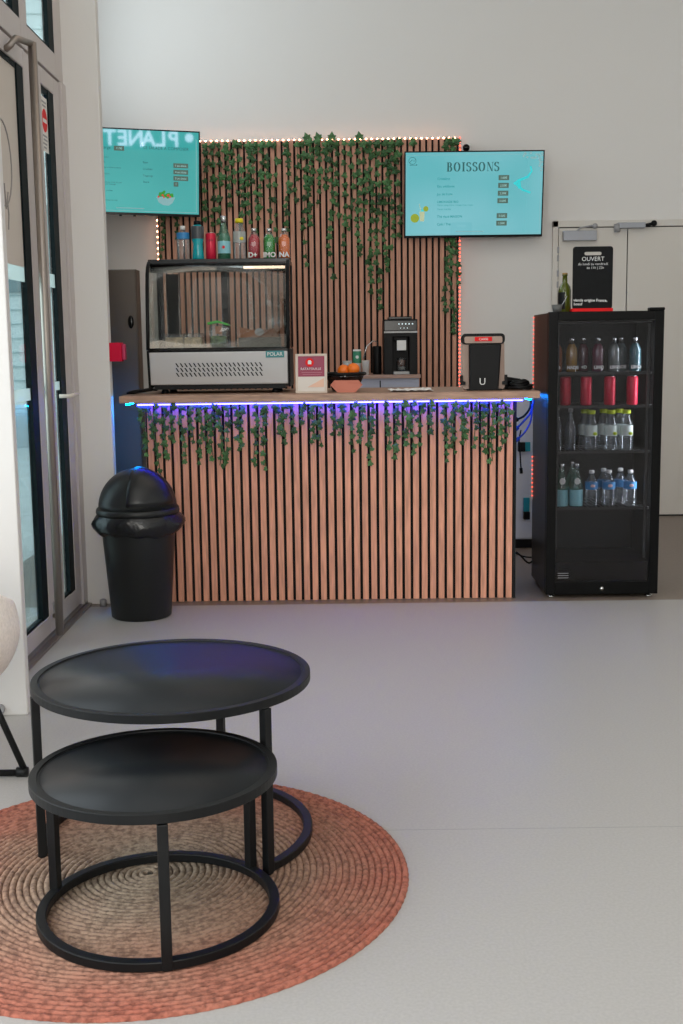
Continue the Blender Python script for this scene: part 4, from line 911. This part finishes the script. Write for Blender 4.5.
for i, (px, dy) in enumerate(((593, 0), (610.5, 0), (632, 0), (605, .09), (622, .09))):
    z = SH[3]; h = fh(470, z)
    t = bottle(['left-hand small plastic water bottle with blue label, front row, lowest filled fridge shelf', 'middle small plastic water bottle with blue label, front row, lowest filled fridge shelf', 'right-hand small plastic water bottle with blue label, front row, lowest filled fridge shelf', 'small plastic water bottle behind the middle one, lowest filled fridge shelf', 'small plastic water bottle behind the right-hand one, lowest filled fridge shelf'][i],
               (inx(px, fyA + dy), fyA + dy, z), .033, h, M_clear, M_white, 'soft', (.48, .68, L_blue), cap_h=.016, group='small water bottles in the fridge')
    if not dy: S().sphere((0, -.033, h * .58), .010, 1.2, .25, .8, n=6).build('round_logo', mat('pink_logo', (.7, .45, .45), .5), t)
# on top of the fridge
FT = fz
p = at(564.5, 312, fy + .2); q = at(564.5, 273, fy + .2); h = q.z - FT
t = thing('oil_bottle', 'dark green olive oil bottle on top of the fridge', 'bottle', (p.x, fy + .2, FT))
r = .033; S().lathe([(r * .9, 0), (r, .008), (r, h * .56), (r * .85, h * .66), (r * .42, h * .76), (r * .36, h * .93), (r * .44, h * .93), (r * .44, h * .96)], n=24).build('bottle_body', mat('olive_glass', (.07, .085, .008), .08, coat=.3), t)
S().lathe([(r * .43, h * .955), (r * .43, h), (r * .3, h)], n=16).build('cap', mat('brass_cap', (.35, .22, .08), .4, .5), t)
S().lathe([(r * 1.01, h * .1), (r * 1.02, h * .12), (r * 1.02, h * .5), (r * 1.01, h * .52)], n=24, a0=math.radians(150), a1=math.radians(262), cap=False).build('wrap_label', M_black, t)
p = at(557, 312, fy + .1)
t = thing('small_cup', 'small grey tapered cup beside the olive oil bottle on the fridge', 'cup', (p.x, fy + .1, FT))
S().lathe([(.020, 0), (.028, .042), (.026, .042), (.018, .004), (.0001, .004)], n=20).build('cup_body', mat('grey_stoneware', (.09, .09, .085), .5), t)
s = S(); s.tube([(-.0, .0, .01), (.03, -.004, .05), (.05, -.0, .085)], .0022, 6); s.build('straw', M_grey, t)
# chalkboard
p = at(592, 311, fy + .12); q = at(592, 246.5, fy + .12); hb = q.z - FT - .0
t = thing('chalkboard', 'black chalkboard reading OUVERT with a red foot on the fridge', 'sign', (p.x, fy + .12, FT), math.radians(0))
MB().box(-.105, .103, -.02, .045, 0, .022).build('red_foot', M_red, t, bevel=.002)
bw, bh = .203, hb - .018
b = MB(); ol = rbox_outline(bw, bh, .014, 4)
# board with a handle slot: outline strips around the slot
sl = rbox_outline(.088, .017, .0084, 4); zc = .018 + bh / 2; szc = .018 + bh - .035
V0 = [b.bm.verts.new((x_, 0, z_ + zc)) for x_, z_ in ol]; V1 = [b.bm.verts.new((x_, 0, z_ + szc)) for x_, z_ in sl]
n_ = len(V0)
b._fin([b.bm.faces.new((V0[i], V0[(i + 1) % n_], V1[(i + 1) % n_], V1[i])) for i in range(n_)])
o = b.build('board', mat('slate', (.005, .0055, .006), .6, spec=.15, noise=.2, nscale=30), t); sm = o.modifiers.new('t', 'SOLIDIFY'); sm.thickness = .008; sm.offset = 0
for s_, z_, x_, zz in (('OUVERT', .030, 0, hb - .072), ('du lundi au vendredi', .0185, 0, hb - .093), ('de 11h | 22h', .0175, .012, hb - .112)):
    textmesh('chalk_writing', s_, z_, frontal(x_, -.0052, zz), M_chalk, o, 'CENTER', bold=-.0002)
textmesh('chalk_writing', 'viande origine France,', .0195, Matrix.Rotation(.02, 4, 'Y') @ frontal(-.098, -.0052, .056), M_chalk, o, 'LEFT', bold=.0003)
textmesh('chalk_writing', 'boeuf', .019, frontal(-.095, -.0052, .038), M_chalk, o, 'LEFT', bold=.0003)

# red LED strip behind the fridge corner, white cupboard, cables
p = at(535.5, 318, 6.57); q = at(535.5, 398, 6.57)
led_strip('upper salmon light strip on the rear left edge of the fridge', [(fx0 + .001, 6.478, p.z), (fx0 + .001, 6.478, q.z)], M_redled, normal=(-.3, -1, 0), step=.022, r=.004)
p = at(536, 455, 6.57); q = at(537, 497, 6.57)
led_strip('lower red light strip on the rear left edge of the fridge', [(fx0 + .001, 6.478, p.z), (fx0 + .001, 6.478, q.z)], M_redled, normal=(-.3, -1, 0), step=.024, r=.0045)
t = thing('white_cupboard', 'white cupboard glowing blue behind the gap right of the counter', 'cupboard', (1.02, 7.5, 0))
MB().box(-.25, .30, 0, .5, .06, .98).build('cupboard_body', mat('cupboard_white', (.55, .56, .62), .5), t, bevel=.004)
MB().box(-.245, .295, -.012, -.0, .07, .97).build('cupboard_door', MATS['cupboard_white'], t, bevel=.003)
MB().box(-.24, .29, .02, .48, 0, .06).build('plinth', M_black, t)
A_ = lambda x, y, Y: tuple(at(x, y, Y))
def cable(label, pts, r, m, nm='power_cable'):
    t = thing(nm, label, 'cable', pts[0]); P0 = Vector(pts[0]); q = [Vector(p_) - P0 for p_ in pts]
    sm = []
    for i in range(len(q) - 1):
        for k in range(4):
            u = k / 4; a = q[max(0, i - 1)]; b_ = q[i]; c_ = q[i + 1]; d_ = q[min(len(q) - 1, i + 2)]
            sm.append(.5 * ((2 * b_) + (c_ - a) * u + (2 * a - 5 * b_ + 4 * c_ - d_) * u * u + (3 * b_ - a - 3 * c_ + d_) * u ** 3))
    sm.append(q[-1])
    s = S(); s.tube(sm, r, 6); s.build('cable_run', m, t)
    s = S(); s.tube([sm[-1], sm[-1] + (sm[-1] - sm[-2]).normalized() * .03], r * 2.2, 6); s.build('plug', m, t)
    return t
Mbc = mat('blue_cable', (.01, .05, .45), .4)
cable('black cable hanging from the right end of the counter top', [A_(531, 399, 6.3), A_(530, 408, 6.3), A_(524, 416, 6.3), A_(518, 419, 6.3)], .006, M_black)
cable('upper blue cable bunched under the right end of the counter', [A_(534, 400, 6.32), A_(531, 412, 6.32), A_(524, 421, 6.32), A_(518, 427, 6.32)], .006, Mbc)
cable('lower blue cable bunched under the right end of the counter', [A_(532, 404, 6.28), A_(531, 420, 6.28), A_(525, 432, 6.28), A_(519, 438, 6.28)], .005, Mbc)
cable('black cable with a plug hanging in the gap beside the fridge', [A_(521, 430, 6.4), A_(519, 441, 6.4), A_(520, 452, 6.4), A_(521, 468, 6.4)], .004, M_black)
cable('black cable sagging low between counter and fridge', [A_(516, 552, 6.45), A_(521, 556, 6.45), A_(529, 563, 6.45), A_(537, 556, 6.45), A_(541, 548, 6.45)], .006, M_black)
cable('black cable running level low between counter and fridge', [A_(515, 553, 6.5), A_(526, 557, 6.5), A_(540, 557, 6.5)], .0045, M_black)
p = at(523, 447, 7.46)
t = thing('socket_block', 'upper black and teal socket block on the white cupboard', 'socket', (p.x, 7.489, p.z)); MB().box(-.03, .015, -.03, .0, -.03, .03).build('socket_plug', M_black, t, bevel=.004); MB().box(.015, .05, -.015, .0, -.03, .03).build('socket_plate', mat('teal_plastic', (.01, .25, .32), .4), t, bevel=.003)
p = at(527, 512, 7.46)
t = thing('socket_block', 'lower black and teal socket block on the white cupboard', 'socket', (p.x, 7.489, p.z)); MB().box(-.02, .02, -.03, .0, -.05, .0).build('socket_plug', M_black, t, bevel=.004); MB().box(-.02, .02, -.012, .0, .0, .09).build('socket_plate', MATS['teal_plastic'], t, bevel=.003)

# ------------------------------------------------------------------ coffee tables
def table(label, cx, cy, r, h, leg_deg, ring_gap=None, group=None, rr_=None):
    t = thing('coffee_table', label, 'coffee table', (cx, cy, .0075), 0, group); h -= .0075
    rw = .018
    s = S(); s.smooth = True
    s.lathe([(r - .001, h - .022), (r, h - .021), (r, h - .0012), (r - .0012, h), (r - rw, h), (r - rw - .0006, h - .003), (r - rw - .006, h - .0032), (r - rw - .006, h - .022)], n=96, cap=False)
    for f_ in s.bm.faces: f_.smooth = False
    s.build('rim', M_darkmetal, t)
    o = s = MB(); s.smooth = True; s.lathe([(r - rw - .006, h - .012), (r - rw - .006, h - .0035), (.0001, h - .0035)], n=96, cap=False); s.build('tabletop', mat('table_black', (.007, .009, .011), .38, spec=.30), t)
    lr = r - .008; rr_ = rr_ or r - .001
    for d in leg_deg:
        a = math.radians(d); c, s_ = math.cos(a), math.sin(a)
        b = MB(); w_ = .0115
        pts = [(lr * c - w_ * s_ * k + w_ * c * j, lr * s_ + w_ * c * k + w_ * s_ * j, .004) for k, j in ((-1, -1), (1, -1), (1, 0.9), (-1, 0.9))]
        b.prism(pts, (0, 0, h - .028)); l = b.build('leg', M_darkmetal, t, bevel=.002)
        if ring_gap and d in ring_gap[2]: S().lathe([(.012, 0), (.012, .006), (.006, .008)], (lr * c, lr * s_, 0), 12).build('levelling_foot', M_black, l)
    # square-section base ring
    b = MB(); a0, a1 = (0, 360) if not ring_gap else ring_gap[:2]; n = 96 if not ring_gap else 72; V = []
    cl = ring_gap is None
    for i in range(n if cl else n + 1):
        a = math.radians(a0 + (a1 - a0) * i / n)
        V.append([b.bm.verts.new((q * math.cos(a), q * math.sin(a), z)) for q, z in ((rr_, .003), (rr_, .025), (rr_ - .024, .025), (rr_ - .024, .003))])
    for i in range(n):
        A1, B1 = V[i], V[(i + 1) % len(V)]
        b._fin([b.bm.faces.new((A1[k], B1[k], B1[(k + 1) % 4], A1[(k + 1) % 4])) for k in range(4)])
    if not cl: b._fin([b.bm.faces.new(V[0]), b.bm.faces.new(V[-1][::-1])])
    b.build('base_ring', M_darkmetal, t, bevel=.0025)
    return t
table('larger and taller round black metal coffee table on the jute rug', -.46, 3.049, .367, .46, (201, -43, 76), (-43, 201, (201, -43)))
table('smaller and lower round black metal coffee table tucked in front', -.4423, 2.6105, .2825, .36, (163, 43, -78))

# ------------------------------------------------------------------ jute rug: spiral braid
def rug_mat():
    m = bpy.data.materials.new('jute'); m.use_nodes = True; nt = m.node_tree; b_ = nt.nodes['Principled BSDF']
    tc = nt.nodes.new('ShaderNodeTexCoord'); L = nt.links.new
    sep = nt.nodes.new('ShaderNodeSeparateXYZ'); L(tc.outputs['Object'], sep.inputs[0])
    cm = nt.nodes.new('ShaderNodeCombineXYZ'); L(sep.outputs['X'], cm.inputs['X']); L(sep.outputs['Y'], cm.inputs['Y'])
    ln = nt.nodes.new('ShaderNodeVectorMath'); ln.operation = 'LENGTH'; L(cm.outputs[0], ln.inputs[0])
    n1 = nt.nodes.new('ShaderNodeTexNoise'); n1.inputs['Scale'].default_value = 6; L(tc.outputs['Object'], n1.inputs['Vector'])
    ad = nt.nodes.new('ShaderNodeMath'); ad.operation = 'MULTIPLY_ADD'; ad.inputs[1].default_value = .25; L(n1.outputs['Fac'], ad.inputs[0]); L(ln.outputs['Value'], ad.inputs[2])
    r = nt.nodes.new('ShaderNodeValToRGB'); e = r.color_ramp.elements
    e[0].position = .25; e[0].color = (.28, .215, .16, 1); e[1].position = .78; e[1].color = (.37, .12, .082, 1)
    k = r.color_ramp.elements.new(.5); k.color = (.32, .19, .135, 1)
    L(ad.outputs[0], r.inputs[0])
    n2 = nt.nodes.new('ShaderNodeTexNoise'); n2.inputs['Scale'].default_value = 75; n2.inputs['Detail'].default_value = 3; L(tc.outputs['Object'], n2.inputs['Vector'])
    r2 = nt.nodes.new('ShaderNodeValToRGB'); e = r2.color_ramp.elements; e[0].position = .34; e[0].color = (.48, .43, .4, 1); e[1].position = .6; e[1].color = (1.2, 1.2, 1.15, 1)
    L(n2.outputs['Fac'], r2.inputs[0])
    mx = nt.nodes.new('ShaderNodeMixRGB'); mx.blend_type = 'MULTIPLY'; mx.inputs[0].default_value = .85; L(r.outputs[0], mx.inputs[1]); L(r2.outputs[0], mx.inputs[2])
    L(mx.outputs[0], b_.inputs['Base Color']); b_.inputs['Roughness'].default_value = .95
    bp = nt.nodes.new('ShaderNodeBump'); bp.inputs['Strength'].default_value = .6; bp.inputs['Distance'].default_value = .004; L(n2.outputs['Fac'], bp.inputs['Height']); L(bp.outputs[0], b_.inputs['Normal'])
    return m
b = S(); bw_ = .0165; turns = int(.655 / bw_); n = 8; last = None
th = 0.0; rad = .004; pts = []
while rad < .655:
    rad = .006 + bw_ * th / (2 * PI); pts.append((th, rad)); th += min(.5, .0078 / max(rad, .012))
# braided cord: two-lobed cross-section that swells and shifts along its length
phase = 0; prev = None
for i, (a, r) in enumerate(pts):
    if i: phase += (a - pts[i - 1][0]) * r * 2 * PI / .03
    sw = math.sin(phase)
    prof_ = [(-.0086, .0), (-.0062, .0065 + .0018 * sw), (0, .0088 + .0010 * math.cos(phase * 2)), (.0062, .0065 - .0018 * sw), (.0086, .0)]
    ring = [b.bm.verts.new(((r + q + .0008 * sw) * math.cos(a), (r + q + .0008 * sw) * math.sin(a), z + .0005)) for q, z in prof_]
    if prev: b._fin([b.bm.faces.new((prev[k], prev[k + 1], ring[k + 1], ring[k])) for k in range(4)])
    prev = ring
rug = b.build('jute_rug', rug_mat(), recalc=False, loc=(-.505, 2.816, .0)); tag(rug, 'round terracotta braided jute rug under the black tables', 'rug')

# ------------------------------------------------------------------ armchair at the left edge
CHX, CHY = -1.385, 3.52
t = thing('armchair', 'cream boucle shell chair on black legs cut by the left edge', 'chair', (CHX, CHY, 0))
b = S(); V = []; n = 40
for j in range(13):
    u = j / 12; row = []
    for i in range(n):
        a = 2 * PI * i / n
        back = .5 - .5 * math.cos(a - 1.2)      # backrest side faces away from the tables
        top = .30 + .30 * back ** 1.5
        rr2 = .385 * (math.sin(min(1, u * 1.15) * PI / 2)) ** .6
        if u > .8: rr2 -= .02 * (u - .8) / .2
        row.append(b.bm.verts.new((rr2 * math.cos(a), rr2 * math.sin(a), .225 + top * u ** 1.7)))
    V.append(row)
for j in range(12):
    for i in range(n): b._fin([b.bm.faces.new((V[j][i], V[j][(i + 1) % n], V[j + 1][(i + 1) % n], V[j + 1][i]))])
bmesh.ops.remove_doubles(b.bm, verts=b.bm.verts[:], dist=.0005)
o = b.build('shell', M_fabric, t); sm = o.modifiers.new('t', 'SOLIDIFY'); sm.thickness = .05; sm.offset = -1; ss = o.modifiers.new('s', 'SUBSURF'); ss.levels = 1; ss.render_levels = 2
S().sphere((0, 0, .40), .29, 1, 1, .25, n=14).build('seat_cushion', M_fabric, t)
for ax, ay in ((1, 0), (0, 1), (-1, 0), (0, -1)):
    s = S(); s.tube([(ax * .25, ay * .25, .37), (ax * .385, ay * .385, .02)], .0105, 10); s.build('leg', M_darkmetal, t)
for ax, ay in ((1, 0), (0, 1)):
    s = S(); s.tube([(-ax * .385, -ay * .385, .0125), (ax * .385, ay * .385, .0125)], .0105, 10)
    for q in (-1, 1): s.tube([(ax * q * .36, ay * q * .36, .0155), (ax * q * .395, ay * q * .395, .0155)], .0155, 10)
    s.build('floor_bar', M_darkmetal, t)

# small grey door stop on the near pillar
t = thing('door_stop', 'small round grey door stop low on the near white pillar', 'door stop', (-1.252, 4.14, .026))
b = MB(); b.prism([(.018 * math.cos(2 * PI * k / 18), 0, .018 * math.sin(2 * PI * k / 18)) for k in range(18)], (0, -.02, 0)); b.build('stop_body', M_grey, t, bevel=.003)
MB().prism([(.006 * math.cos(2 * PI * k / 10), -.022, .006 * math.sin(2 * PI * k / 10)) for k in range(10)], (0, .002, 0)).build('screw', M_silver, t)
t = thing('door_stop', 'small round grey door stop on the floor beside the rubbish bin', 'door stop', (at(104, 602, 5.97).x, 5.95, 0))
b = S(); b.lathe([(.018, 0), (.018, .03), (.012, .036)], n=16); b.build('stop_body', M_grey, t); S().lathe([(.005, .036), (.004, .038)], n=8).build('screw', M_silver, t)
